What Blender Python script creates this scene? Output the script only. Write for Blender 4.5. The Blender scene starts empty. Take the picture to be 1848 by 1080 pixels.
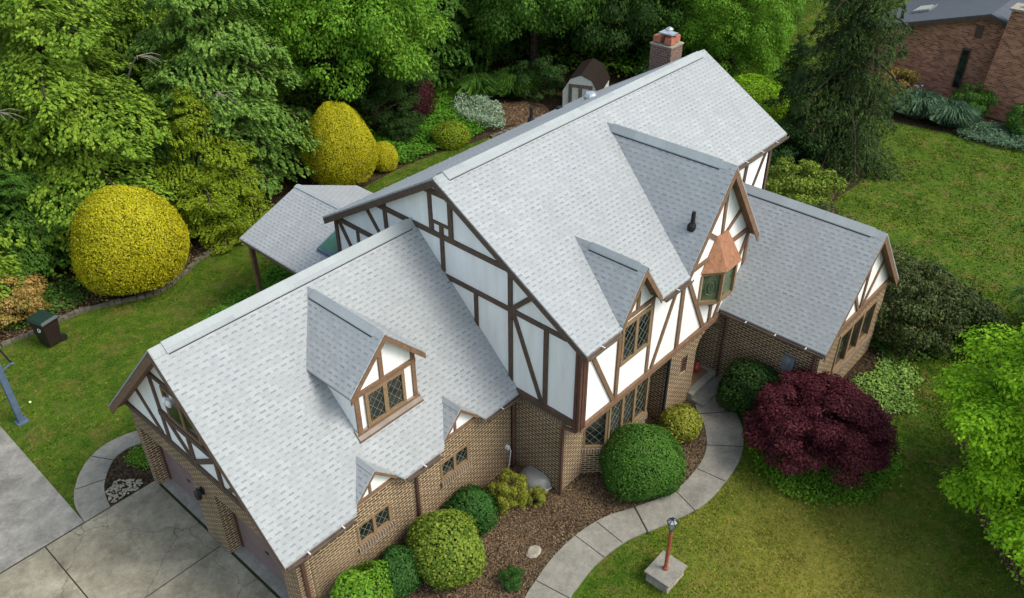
import bpy, math, random
import numpy as np
from mathutils import Vector, Matrix

# ------------------------------------------------------------------ camera, world, sun, exposure
scene = bpy.context.scene
C = scene.collection
cam_data = bpy.data.cameras.new("camera")
cam = bpy.data.objects.new("camera", cam_data)
C.objects.link(cam)
Rv = Vector((0.66808871, -0.74406693, -0.00467735))
Uv = Vector((0.42852658, 0.37961471, 0.81991319))
Fv = Vector((0.6082947, 0.54977912, -0.57246876))
m = Matrix(((Rv.x, Uv.x, -Fv.x, -5.1878), (Rv.y, Uv.y, -Fv.y, -14.5313), (Rv.z, Uv.z, -Fv.z, 17.0930), (0, 0, 0, 1)))
cam.matrix_world = m
cam_data.sensor_width = 36.0
cam_data.lens = 30.35
cam_data.clip_end = 600
scene.camera = cam

SUN_EL, SUN_AZ = math.radians(50), math.radians(-67)     # azimuth measured from +X towards +Y
world = bpy.data.worlds.new("World")
scene.world = world
world.use_nodes = True
wn = world.node_tree
sky = wn.nodes.new('ShaderNodeTexSky')
sky.sky_type = 'NISHITA'
sky.sun_disc = False
sky.sun_elevation = SUN_EL
sky.sun_rotation = math.radians(90) - SUN_AZ
sky.air_density = 1.0
sky.dust_density = 2.5
sky.ozone_density = 1.0
bg = wn.nodes['Background']
bg.inputs['Strength'].default_value = 0.15
hsv = wn.nodes.new('ShaderNodeHueSaturation')          # thin cloud: the blue of the sky is washed out
hsv.inputs['Saturation'].default_value = 0.78
gain = wn.nodes.new('ShaderNodeMix'); gain.data_type = 'RGBA'; gain.blend_type = 'MULTIPLY'
gain.inputs[0].default_value = 1.0; gain.inputs[7].default_value = (0.97, 1.0, 0.93, 1)
wn.links.new(sky.outputs[0], hsv.inputs['Color']); wn.links.new(hsv.outputs[0], gain.inputs[6])
wn.links.new(gain.outputs[2], bg.inputs['Color'])

sd = bpy.data.lights.new("sun", 'SUN')
sd.energy = 1.15
sd.angle = math.radians(24)
sd.color = (1.0, 0.95, 0.86)
sun = bpy.data.objects.new("sun", sd)
C.objects.link(sun)
sdir = Vector((math.cos(SUN_EL) * math.cos(SUN_AZ), math.cos(SUN_EL) * math.sin(SUN_AZ), math.sin(SUN_EL)))
sun.rotation_euler = sdir.to_track_quat('Z', 'Y').to_euler()
sun.location = (10, -20, 40)

scene.view_settings.view_transform = 'Standard'
scene.view_settings.look = 'None'
scene.view_settings.exposure = 1.10
scene.view_settings.gamma = 1.0
scene.view_settings.use_curve_mapping = False

random.seed(7)
rng = np.random.default_rng(7)

# ------------------------------------------------------------------ materials
class NT:
    def __init__(s, name, rough=0.8, spec=0.3):
        s.m = bpy.data.materials.new(name)
        s.m.use_nodes = True
        s.t = s.m.node_tree
        s.b = s.t.nodes['Principled BSDF']
        s.b.inputs['Roughness'].default_value = rough
        s.b.inputs['Specular IOR Level'].default_value = spec
        s._co = None
    def n(s, typ, **kw):
        nd = s.t.nodes.new(typ)
        for k, v in kw.items(): setattr(nd, k, v)
        return nd
    def l(s, a, b): s.t.links.new(a, b)
    def co(s, kind='Object'):
        if s._co is None: s._co = s.n('ShaderNodeTexCoord')
        return s._co.outputs[kind]
    def noise(s, scale, detail=4, vec=None, rough=0.6, dist=0.0):
        nd = s.n('ShaderNodeTexNoise')
        nd.inputs['Scale'].default_value = scale
        nd.inputs['Detail'].default_value = detail
        nd.inputs['Roughness'].default_value = rough
        nd.inputs['Distortion'].default_value = dist
        s.l(vec if vec is not None else s.co(), nd.inputs['Vector'])
        return nd.outputs['Fac']
    def ramp(s, fac, stops):
        nd = s.n('ShaderNodeValToRGB')
        e = nd.color_ramp.elements
        while len(e) > 2: e.remove(e[-1])
        e[0].position, e[1].position = stops[0][0], stops[-1][0]
        for st in stops[1:-1]: e.new(st[0])
        for i, st in enumerate(stops):
            c = st[1]
            e[i].color = (c, c, c, 1) if isinstance(c, (int, float)) else (*c, 1)
        s.l(fac, nd.inputs['Fac'])
        return nd.outputs['Color']
    def mix(s, fac, a, b, mode='MIX'):
        nd = s.n('ShaderNodeMix', data_type='RGBA', blend_type=mode)
        for i, v in ((0, fac), (6, a), (7, b)):
            if hasattr(v, 'is_linked') or hasattr(v, 'links'): s.l(v, nd.inputs[i])
            elif i == 0: nd.inputs[0].default_value = v
            else: nd.inputs[i].default_value = (*v, 1) if not isinstance(v, (int, float)) else (v, v, v, 1)
        return nd.outputs[2]
    def math(s, op, a, b=None, c=None):
        nd = s.n('ShaderNodeMath', operation=op)
        for i, v in enumerate((a, b, c)):
            if v is None: continue
            if isinstance(v, (int, float)): nd.inputs[i].default_value = v
            else: s.l(v, nd.inputs[i])
        return nd.outputs[0]
    def color(s, v):
        if isinstance(v, tuple): s.b.inputs['Base Color'].default_value = (*v, 1)
        else: s.l(v, s.b.inputs['Base Color'])
    def bump(s, h, strength=0.3, dist=0.01):
        nd = s.n('ShaderNodeBump')
        nd.inputs['Strength'].default_value = strength
        nd.inputs['Distance'].default_value = dist
        s.l(h, nd.inputs['Height'])
        s.l(nd.outputs[0], s.b.inputs['Normal'])

def mat_plain(name, c, rough=0.7, spec=0.3, var=0.25, scale=6.0, metal=0.0, bump=0.0):
    k = NT(name, rough, spec)
    lo = tuple(x * (1 - var) for x in c); hi = tuple(min(1, x * (1 + var)) for x in c)
    k.color(k.ramp(k.noise(scale, 5), [(0.3, lo), (0.7, hi)]))
    k.b.inputs['Metallic'].default_value = metal
    if bump: k.bump(k.noise(scale * 6, 4), bump, 0.01)
    return k.m

def mat_shingle(name, base, dark, rw=0.21, rh=0.126):
    k = NT(name, 0.92, 0.15)
    sep = k.n('ShaderNodeSeparateXYZ'); k.l(k.co('UV'), sep.inputs[0])
    u, v = sep.outputs[0], sep.outputs[1]
    row = k.math('DIVIDE', v, rh)
    rf = k.math('FLOOR', row); rfr = k.math('FRACT', row)
    cmb0 = k.n('ShaderNodeCombineXYZ'); k.l(rf, cmb0.inputs[0])
    wr = k.n('ShaderNodeTexWhiteNoise', noise_dimensions='1D'); k.l(rf, wr.inputs['W'])
    off = k.math('ADD', k.math('MULTIPLY', rf, 0.5), k.math('MULTIPLY', wr.outputs['Value'], 0.22))
    uu = k.math('ADD', k.math('DIVIDE', u, rw), off)
    cf = k.math('FLOOR', uu); cfr = k.math('FRACT', uu)
    cmb = k.n('ShaderNodeCombineXYZ'); k.l(cf, cmb.inputs[0]); k.l(rf, cmb.inputs[1])
    wn_ = k.n('ShaderNodeTexWhiteNoise', noise_dimensions='2D'); k.l(cmb.outputs[0], wn_.inputs['Vector'])
    tab = wn_.outputs['Value']
    # shadow of a laminated shingle's tab painted as a dark dash: lower quarter of a row, part of the tab length
    wlen = k.math('ADD', 0.35, k.math('MULTIPLY', tab, 0.3))
    dash = k.math('MULTIPLY', k.math('LESS_THAN', rfr, 0.32), k.math('LESS_THAN', cfr, wlen))
    dash = k.math('MULTIPLY', dash, k.math('ADD', 0.45, k.math('MULTIPLY', tab, 0.55)))
    seam = k.math('MULTIPLY', k.math('LESS_THAN', rfr, 0.13), 0.16)
    edge = k.math('MULTIPLY', k.math('LESS_THAN', cfr, 0.05), 0.12)
    d = k.math('MINIMUM', k.math('ADD', k.math('MAXIMUM', dash, seam), edge), 1.0)
    d = k.math('MULTIPLY', d, k.ramp(k.noise(1.1, 6, rough=0.8), [(0.36, 0.45), (0.64, 1.15)]))
    tone = k.ramp(tab, [(0.0, tuple(x * 0.91 for x in base)), (0.5, base), (1.0, tuple(min(1, x * 1.07) for x in base))])
    big = k.noise(0.35, 5)
    tone = k.mix(k.ramp(big, [(0.35, 0.0), (0.7, 1.0)]), tone, k.mix(0.5, tone, tuple(x * 0.80 for x in base)))
    cs = k.n('ShaderNodeCombineXYZ'); k.l(k.math('MULTIPLY', u, 2.2), cs.inputs[0]); k.l(k.math('MULTIPLY', v, 0.35), cs.inputs[1])
    tone = k.mix(k.ramp(k.noise(1.6, 6, vec=cs.outputs[0], rough=0.75), [(0.42, 0.0), (0.75, 0.55)]), tone, tuple(x * 0.70 for x in base))
    tone = k.mix(k.ramp(k.noise(0.8, 5, vec=cs.outputs[0], rough=0.7), [(0.5, 0.0), (0.8, 0.35)]), tone, tuple(min(1, x * 1.12) for x in base))
    gr = k.noise(45, 4, rough=0.8)
    tone = k.mix(0.7, tone, k.ramp(gr, [(0.3, 0.72), (0.7, 1.12)]), 'MULTIPLY')
    k.color(k.mix(k.math('MULTIPLY', d, 0.60), tone, dark))
    h = k.math('SUBTRACT', k.math('SUBTRACT', 1.0, rfr), k.math('MULTIPLY', dash, 0.8))
    k.bump(h, 0.5, 0.012)
    return k.m

def mat_brick(name, c1, c2, mortar, w=0.225, h=0.080, mort=0.014, soft=0.0):
    k = NT(name, 0.88, 0.2)
    bt = k.n('ShaderNodeTexBrick')
    k.l(k.co('UV'), bt.inputs['Vector'])
    bt.inputs['Color1'].default_value = (*c1, 1); bt.inputs['Color2'].default_value = (*c2, 1)
    bt.inputs['Mortar'].default_value = (*mortar, 1)
    bt.inputs['Scale'].default_value = 1.0
    bt.inputs['Brick Width'].default_value = w; bt.inputs['Row Height'].default_value = h
    bt.inputs['Mortar Size'].default_value = mort; bt.inputs['Mortar Smooth'].default_value = soft
    col = k.mix(0.65, bt.outputs['Color'], k.ramp(k.noise(1.1, 6, rough=0.7), [(0.3, 0.55), (0.7, 1.1)]), 'MULTIPLY')
    col = k.mix(0.4, col, k.ramp(k.noise(22, 3), [(0.3, 0.6), (0.7, 1.0)]), 'MULTIPLY')
    k.color(col)
    inv = k.math('SUBTRACT', 1.0, bt.outputs['Fac'])
    k.bump(inv, 0.6, 0.012)
    return k.m

def mat_leaf(name, ca, cb, cc=None, trans=0.30, rough=0.55, nscale=0.7):
    """leaf colour varies per leaf (random per island) and in soft clumps"""
    k = NT(name, max(rough, .65), 0.10)
    geo = k.n('ShaderNodeNewGeometry')
    r = geo.outputs['Random Per Island']
    cc = cc or tuple(min(1, x * 1.25) for x in cb)
    col = k.ramp(r, [(0.0, ca), (0.55, cb), (1.0, cc)])
    cl = k.noise(nscale, 3)
    col = k.mix(k.ramp(cl, [(0.35, 0.0), (0.65, 0.55)]), col, tuple(0.35 * a + 0.65 * b for a, b in zip(cb, cc)))
    k.color(col)
    tr = k.n('ShaderNodeBsdfTranslucent')
    k.l(col, tr.inputs['Color'])
    ms = k.n('ShaderNodeMixShader'); ms.inputs[0].default_value = trans
    out = k.t.nodes['Material Output']
    k.l(k.b.outputs[0], ms.inputs[1]); k.l(tr.outputs[0], ms.inputs[2]); k.l(ms.outputs[0], out.inputs['Surface'])
    return k.m

def mat_lawn(nm='lawn_grass', gain=1.0):
    k = NT(nm, 0.95, 0.1)
    base = k.ramp(k.noise(0.42, 7, rough=0.72), [(0.30, (0.026, 0.062, 0.005)), (0.5, (0.052, 0.108, 0.008)), (0.68, (0.125, 0.165, 0.014))])
    mid = k.ramp(k.noise(3.2, 6, rough=0.7), [(0.3, (0.028, 0.060, 0.006)), (0.52, (0.064, 0.112, 0.009)), (0.74, (0.24, 0.195, 0.040))])
    col = k.mix(0.5, base, mid)
    fine = k.ramp(k.noise(17, 8, rough=0.85), [(0.32, 0.30), (0.5, 0.9), (0.66, 1.6)])
    col = k.mix(0.8, col, fine, 'MULTIPLY')
    brown = k.ramp(k.noise(1.3, 6, rough=0.75, dist=0.8), [(0.50, 0.0), (0.70, 0.75)])
    col = k.mix(brown, col, (0.150, 0.110, 0.035))
    # drier, yellower grass by the lamp post
    vm = k.n('ShaderNodeVectorMath', operation='DISTANCE'); k.l(k.co(), vm.inputs[0]); vm.inputs[1].default_value = (9.4, -11.0, 0)
    dry = k.ramp(k.math('ADD', k.math('DIVIDE', vm.outputs['Value'], 6.0), k.math('MULTIPLY', k.noise(1.0, 4), 0.5)), [(0.3, 1.0), (1.0, 0.0)])
    col = k.mix(k.math('MULTIPLY', dry, 0.85), col, k.mix(0.5, k.ramp(k.noise(5, 6, rough=0.75), [(0.3, (0.10, 0.12, 0.012)), (0.7, (0.30, 0.24, 0.05))]), fine, 'MULTIPLY'))
    if gain != 1.0:
        rn = k.ramp(k.n('ShaderNodeNewGeometry').outputs['Random Per Island'], [(0.0, 0.7), (0.6, 1.1), (1.0, 2.0)])
        col = k.mix(1.0, col, k.mix(1.0, rn, (gain, gain * .97, gain * .9), 'MULTIPLY'), 'MULTIPLY')
    k.color(col)
    k.bump(k.noise(40, 4), 0.8, 0.03)
    return k.m

def mat_mulch(name, a, b, c, sc=18):
    k = NT(name, 0.95, 0.1)
    v = k.n('ShaderNodeTexVoronoi'); v.inputs['Scale'].default_value = sc * 1.6; k.l(k.co(), v.inputs['Vector'])
    col = k.ramp(v.outputs['Color'], [(0.1, a), (0.5, b), (0.95, c)])
    col = k.mix(0.7, col, k.ramp(k.noise(1.5, 6, rough=0.7), [(0.3, 0.45), (0.7, 1.1)]), 'MULTIPLY')
    k.color(col)
    k.bump(k.noise(sc * 2, 5), 0.9, 0.03)
    return k.m

def mat_concrete(name, base, stain=0.5, sc=0.6):
    k = NT(name, 0.9, 0.2)
    v_ = k.n('ShaderNodeTexVoronoi', feature='DISTANCE_TO_EDGE'); v_.inputs['Scale'].default_value = 0.42
    ds = k.n('ShaderNodeTexNoise'); ds.inputs['Scale'].default_value = 1.5; ds.inputs['Detail'].default_value = 6; k.l(k.co(), ds.inputs['Vector'])
    av = k.n('ShaderNodeVectorMath', operation='MULTIPLY_ADD'); k.l(ds.outputs['Color'], av.inputs[0]); av.inputs[1].default_value = (.9, .9, 0); k.l(k.co(), av.inputs[2])
    k.l(av.outputs[0], v_.inputs['Vector'])
    crack = k.ramp(v_.outputs['Distance'], [(0.0, 0.45), (0.006, 1.0)])
    a = k.ramp(k.noise(sc, 6, rough=0.7, dist=0.4), [(0.32, tuple(x * (1 - stain) for x in base)), (0.66, base)])
    b = k.ramp(k.noise(sc * 7, 8, rough=0.85), [(0.32, 0.55), (0.68, 1.15)])
    c = k.ramp(k.noise(38, 5, rough=0.8), [(0.3, 0.62), (0.7, 1.2)])
    col = k.mix(0.75, a, b, 'MULTIPLY'); col = k.mix(1.0 if base[0] > .36 else 0.0, col, crack, 'MULTIPLY'); col = k.mix(0.6, col, c, 'MULTIPLY')
    k.color(col); k.bump(k.noise(70, 3), 0.25, 0.004)
    return k.m

def mat_stucco(name, c=(0.78, 0.78, 0.77)):
    k = NT(name, 0.9, 0.15)
    sep = k.n('ShaderNodeMapping'); sep.inputs['Scale'].default_value = (3.0, 3.0, 0.5); k.l(k.co(), sep.inputs[0])
    st = k.ramp(k.noise(1.2, 5, vec=sep.outputs[0], rough=0.7), [(0.40, 0.0), (0.74, 0.42)])
    col = k.mix(st, c, (0.56, 0.52, 0.45))
    k.color(col); k.bump(k.noise(35, 4), 0.25, 0.006)
    return k.m

def mat_wood(name, a, b, rough=0.75):
    k = NT(name, rough, 0.25)
    mp = k.n('ShaderNodeMapping'); mp.inputs['Scale'].default_value = (2, 2, 2); k.l(k.co(), mp.inputs[0])
    k.color(k.ramp(k.noise(3.5, 6, vec=mp.outputs[0], rough=0.7, dist=1.0), [(0.3, a), (0.7, b)]))
    return k.m

MT = {}
MT['shingle'] = mat_shingle('grey_shingles', (0.335, 0.348, 0.356), (0.095, 0.110, 0.122))
MT['shingle_cap'] = mat_shingle('ridge_cap_shingles', (0.345, 0.368, 0.375), (0.22, 0.23, 0.24), 3.0, 0.6)
MT['dark_shingle'] = mat_shingle('charcoal_shingles', (0.09, 0.10, 0.118), (0.045, 0.05, 0.06))
MT['brick'] = mat_brick('tan_brown_brick', (0.055, 0.032, 0.019), (0.14, 0.080, 0.045), (0.50, 0.38, 0.24))
MT['brick_sill'] = mat_brick('soldier_course', (0.13, 0.085, 0.055), (0.18, 0.115, 0.075), (0.42, 0.36, 0.28), 0.075, 0.24, 0.010)
MT['red_brick'] = mat_brick('red_brick', (0.22, 0.065, 0.036), (0.58, 0.25, 0.15), (0.46, 0.33, 0.23), 0.22, 0.08, 0.008)
MT['old_brick'] = mat_brick('chimney_brick', (0.12, 0.062, 0.048), (0.19, 0.11, 0.085), (0.25, 0.20, 0.17), 0.2, 0.08, 0.010)
MT['stucco'] = mat_stucco('white_stucco')
MT['timber'] = mat_wood('dark_timber', (0.060, 0.038, 0.027), (0.125, 0.082, 0.058))
MT['timber_warm'] = mat_wood('weathered_brown_timber', (0.11, 0.062, 0.036), (0.21, 0.125, 0.078))
MT['frame'] = mat_wood('tan_window_frame', (0.155, 0.10, 0.052), (0.255, 0.17, 0.095))
MT['trim'] = mat_plain('brown_trim', (0.085, 0.040, 0.030), 0.5, 0.4, 0.2)
MT['gutter'] = mat_plain('brown_gutter', (0.13, 0.095, 0.075), 0.4, 0.5, 0.35, 3)
MT['gutter_grey'] = mat_plain('grey_meter', (0.16, 0.18, 0.20), 0.5, 0.4, 0.2)
MT['drip'] = mat_plain('pale_drip_edge', (0.55, 0.55, 0.54), 0.5, 0.4, 0.1)
MT['vent_dark'] = mat_plain('dark_vent_slot', (0.015, 0.016, 0.018), 0.8, 0.2)
MT['door'] = mat_plain('mauve_brown_door', (0.19, 0.132, 0.125), 0.55, 0.35, 0.10, 2)
MT['copper'] = mat_wood('weathered_copper', (0.19, 0.080, 0.042), (0.38, 0.185, 0.105), 0.5)
MT['lead'] = mat_plain('grey_leading', (0.16, 0.165, 0.13), 0.5, 0.4, 0.1)
MT['concrete'] = mat_concrete('stained_driveway', (0.37, 0.335, 0.250), 0.62, 0.8)
MT['walk'] = mat_concrete('walk_concrete', (0.315, 0.295, 0.25), 0.40, 1.2)
MT['pad'] = mat_concrete('grey_pad', (0.33, 0.315, 0.282), 0.50, 1.5)
MT['apron'] = mat_concrete('apron_concrete', (0.36, 0.34, 0.29), 0.30, 1.0)
MT['joint'] = mat_plain('joint_dirt', (0.035, 0.034, 0.024), 0.95, 0.1)
MT['lawn'] = mat_lawn()
MT['mulch'] = mat_mulch('bark_mulch', (0.026, 0.018, 0.012), (0.080, 0.054, 0.031), (0.28, 0.20, 0.12))
MT['soil'] = mat_mulch('leafy_soil', (0.016, 0.012, 0.008), (0.040, 0.028, 0.016), (0.10, 0.065, 0.035), 12)
MT['rust'] = mat_mulch('pine_straw', (0.07, 0.035, 0.016), (0.15, 0.080, 0.038), (0.24, 0.15, 0.08), 14)
MT['edging'] = mat_plain('weathered_edging', (0.13, 0.115, 0.085), 0.95, 0.1, 0.4, 5, bump=0.5)
MT['stone'] = mat_plain('pale_stone', (0.27, 0.24, 0.19), 0.9, 0.2, 0.3, 8, bump=0.5)
MT['black'] = mat_plain('black_plastic', (0.015, 0.015, 0.016), 0.45, 0.4, 0.2)
MT['white_pl'] = mat_plain('white_plastic', (0.75, 0.75, 0.74), 0.4, 0.4, 0.05)
MT['bin'] = mat_plain('dark_brown_plastic', (0.022, 0.012, 0.012), 0.5, 0.4, 0.2)
MT['bin_lid'] = mat_plain('dark_green_plastic', (0.012, 0.030, 0.022), 0.45, 0.4, 0.2)
MT['steel'] = mat_plain('blue_grey_steel', (0.080, 0.115, 0.175), 0.5, 0.4, 0.2, 4)
MT['rust_post'] = mat_plain('rusty_red_post', (0.27, 0.070, 0.035), 0.6, 0.3, 0.3, 10)
MT['red'] = mat_plain('red_ceramic', (0.33, 0.050, 0.030), 0.35, 0.5, 0.2)
MT['terracotta'] = mat_plain('terracotta', (0.33, 0.12, 0.07), 0.8, 0.2, 0.2)
MT['metal'] = mat_plain('galvanised_metal', (0.45, 0.46, 0.48), 0.35, 0.5, 0.2, 6, 0.7)
MT['bark'] = mat_mulch('tree_bark', (0.030, 0.022, 0.016), (0.06, 0.045, 0.033), (0.11, 0.085, 0.065), 10)
MT['bark_pale'] = mat_plain('pale_dead_wood', (0.23, 0.20, 0.16), 0.9, 0.1, 0.3)
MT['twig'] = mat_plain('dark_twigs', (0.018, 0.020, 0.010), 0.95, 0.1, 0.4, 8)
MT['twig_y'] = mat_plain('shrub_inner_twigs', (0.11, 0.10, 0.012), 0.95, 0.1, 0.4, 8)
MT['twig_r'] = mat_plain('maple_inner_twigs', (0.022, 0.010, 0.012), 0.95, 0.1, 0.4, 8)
MT['siding'] = mat_plain('grey_white_siding', (0.48, 0.47, 0.46), 0.8, 0.2, 0.1)
MT['shed_roof'] = mat_plain('shaded_shed_shingles', (0.020, 0.014, 0.011), 0.95, 0.1, 0.3, 12)  # brown darkened so the shade over the shed roof is in the colour
MT['shed_trim'] = mat_plain('brown_shed_trim', (0.125, 0.088, 0.080), 0.8, 0.2, 0.2)
MT['green_glass'] = mat_plain('green_tinted_panel', (0.035, 0.115, 0.065), 0.15, 0.6, 0.2)
MT['clay_mat'] = mat_plain('brown_door_mat', (0.19, 0.115, 0.065), 0.95, 0.1, 0.2)
kk = NT('window_glass', 0.04, 0.8); kk.color(kk.ramp(kk.noise(1.2, 3), [(0.45, (0.010, 0.013, 0.011)), (0.75, (0.055, 0.06, 0.05))])); MT['glass'] = kk.m
kk = NT('stained_glass', 0.12, 0.7); kk.color(kk.ramp(kk.noise(2.5, 2), [(0.35, (0.035, 0.060, 0.030)), (0.7, (0.11, 0.14, 0.075))])); MT['stained'] = kk.m
kk = NT('lantern_glass', 0.1, 0.6); kk.color((0.38, 0.40, 0.40)); kk.b.inputs['Alpha'].default_value = 0.75; MT['lglass'] = kk.m
kk = NT('clouded_plastic', 0.25, 0.5); kk.color((0.34, 0.34, 0.32)); kk.b.inputs['Alpha'].default_value = 0.6; MT['bubble'] = kk.m
MT['tennis'] = mat_plain('yellow_felt', (0.65, 0.72, 0.30), 0.9, 0.1, 0.05)

# ------------------------------------------------------------------ builders
def empty(name, loc=(0, 0, 0), rz=0, label=None, cat=None, group=None, kind=None):
    o = bpy.data.objects.new(name, None); C.objects.link(o)
    o.location = loc; o.rotation_euler = (0, 0, rz)
    o.empty_display_size = 0.2
    return tag(o, label, cat, group, kind)
def tag(o, label=None, cat=None, group=None, kind=None):
    if label: o['label'] = label
    if cat: o['category'] = cat
    if group: o['group'] = group
    if kind: o['kind'] = kind
    return o

class MB:
    def __init__(s): s.v = []; s.f = []
    def add(s, vs, fs):
        b = len(s.v); s.v += [tuple(map(float, p)) for p in vs]; s.f += [tuple(b + i for i in f) for f in fs]; return s
    def box(s, a, b):
        (x0, y0, z0), (x1, y1, z1) = [min(p, q) for p, q in zip(a, b)], [max(p, q) for p, q in zip(a, b)]
        return s.add([(x0, y0, z0), (x1, y0, z0), (x1, y1, z0), (x0, y1, z0), (x0, y0, z1), (x1, y0, z1), (x1, y1, z1), (x0, y1, z1)],
                     [(0, 3, 2, 1), (4, 5, 6, 7), (0, 1, 5, 4), (1, 2, 6, 5), (2, 3, 7, 6), (3, 0, 4, 7)])
    def prism(s, poly, d):
        """poly: list of 3-D points, extruded by vector d"""
        n = len(poly); d = Vector(d)
        vs = [tuple(p) for p in poly] + [tuple(Vector(p) + d) for p in poly]
        fs = [tuple(range(n))[::-1], tuple(range(n, 2 * n))] + [(i, (i + 1) % n, n + (i + 1) % n, n + i) for i in range(n)]
        return s.add(vs, fs)
    def tube(s, pts, rads, n=8, cap=True):
        pts = [Vector(p) for p in pts]
        if isinstance(rads, (int, float)): rads = [rads] * len(pts)
        vs = []
        for i, p in enumerate(pts):
            d = (pts[min(i + 1, len(pts) - 1)] - pts[max(i - 1, 0)]).normalized()
            a = Vector((0, 0, 1)) if abs(d.z) < 0.9 else Vector((1, 0, 0))
            x = d.cross(a).normalized(); y = d.cross(x)
            for k in range(n):
                t = 2 * math.pi * k / n
                vs.append(p + (x * math.cos(t) + y * math.sin(t)) * rads[i])
        fs = [(i * n + k, i * n + (k + 1) % n, (i + 1) * n + (k + 1) % n, (i + 1) * n + k) for i in range(len(pts) - 1) for k in range(n)]
        if cap: fs += [tuple(range(n))[::-1], tuple(range((len(pts) - 1) * n, len(pts) * n))]
        return s.add(vs, fs)
    def lathe(s, c, prof, n=16, ang=0.0):
        vs = []
        for r, z in prof:
            for k in range(n):
                t = 2 * math.pi * k / n + ang
                vs.append((c[0] + r * math.cos(t), c[1] + r * math.sin(t), c[2] + z))
        L = len(prof)
        fs = [(i * n + k, i * n + (k + 1) % n, (i + 1) * n + (k + 1) % n, (i + 1) * n + k) for i in range(L - 1) for k in range(n)]
        fs += [tuple(range(n))[::-1], tuple(range((L - 1) * n, L * n))]
        return s.add(vs, fs)
    def build(s, name, mat, parent=None, smooth=False, uv=True, bevel=0.0):
        me = bpy.data.meshes.new(name)
        me.from_pydata(s.v, [], s.f); me.validate(); me.update()
        if uv: auto_uv(me)
        me.materials.append(mat if not isinstance(mat, str) else MT[mat])
        if smooth: me.polygons.foreach_set('use_smooth', [True] * len(me.polygons))
        o = bpy.data.objects.new(name, me); C.objects.link(o)
        if parent:
            o.parent = parent
        if bevel:
            bv = o.modifiers.new('bevel', 'BEVEL'); bv.width = bevel; bv.segments = 2; bv.limit_method = 'ANGLE'
        return o

def auto_uv(me):
    lay = me.uv_layers.new(name='UVMap')
    Z = Vector((0, 0, 1))
    for p in me.polygons:
        n = p.normal
        if abs(n.z) > 0.999:
            t, b = Vector((1, 0, 0)), Vector((0, 1, 0))
        else:
            t = Z.cross(n).normalized()
            b = n.cross(t).normalized()
        for li in p.loop_indices:
            co = me.vertices[me.loops[li].vertex_index].co
            lay.data[li].uv = (co.dot(t), co.dot(b))

def wall(axis, c, thick, u0, u1, z0, z1, openings=(), top=None):
    """wall sheet with real openings. axis 'x': plane x=c, u is y; axis 'y': plane y=c, u is x. thick may be signed."""
    mb = MB()
    us = sorted({u0, u1, *[o[0] for o in openings], *[o[1] for o in openings]})
    zs = sorted({z0, z1, *[o[2] for o in openings], *[o[3] for o in openings]})
    P = (lambda u, z, d: (c + d, u, z)) if axis == 'x' else (lambda u, z, d: (u, c + d, z))
    def solid(i, j):
        if i < 0 or j < 0 or i >= len(us) - 1 or j >= len(zs) - 1: return False
        cu, cz = (us[i] + us[i + 1]) / 2, (zs[j] + zs[j + 1]) / 2
        return not any(o[0] < cu < o[1] and o[2] < cz < o[3] for o in openings)
    for i in range(len(us) - 1):
        for j in range(len(zs) - 1):
            if not solid(i, j): continue
            a, b, lo, hi = us[i], us[i + 1], zs[j], zs[j + 1]
            for d in (0, thick): mb.add([P(a, lo, d), P(b, lo, d), P(b, hi, d), P(a, hi, d)], [(0, 1, 2, 3)])
            if not solid(i - 1, j): mb.add([P(a, lo, 0), P(a, lo, thick), P(a, hi, thick), P(a, hi, 0)], [(0, 1, 2, 3)])
            if not solid(i + 1, j): mb.add([P(b, lo, 0), P(b, lo, thick), P(b, hi, thick), P(b, hi, 0)], [(0, 1, 2, 3)])
            if not solid(i, j - 1): mb.add([P(a, lo, 0), P(b, lo, 0), P(b, lo, thick), P(a, lo, thick)], [(0, 1, 2, 3)])
            if not solid(i, j + 1): mb.add([P(a, hi, 0), P(b, hi, 0), P(b, hi, thick), P(a, hi, thick)], [(0, 1, 2, 3)])
    return mb

_bc = [0]
def beam(mb, axis, c, p, q, w=0.15, sgn=-1, base=0.035):
    """timber board on plane axis=c from p to q (plane coords), standing proud in direction sgn; thickness varies a little so crossings never share a plane"""
    _bc[0] = (_bc[0] + 1) % 9
    t = base + 0.0022 * _bc[0]
    (a, b), (d, e) = p, q
    w *= 0.92
    L = math.hypot(d - a, e - b); nx, nz = -(e - b) / L * w / 2, (d - a) / L * w / 2
    pts = [(a + nx, b + nz), (d + nx, e + nz), (d - nx, e - nz), (a - nx, b - nz)]
    P = (lambda u, z: (c, u, z)) if axis == 'x' else (lambda u, z: (u, c, z))
    D = (sgn * t, 0, 0) if axis == 'x' else (0, sgn * t, 0)
    mb.prism([P(*k) for k in pts], D)

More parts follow.
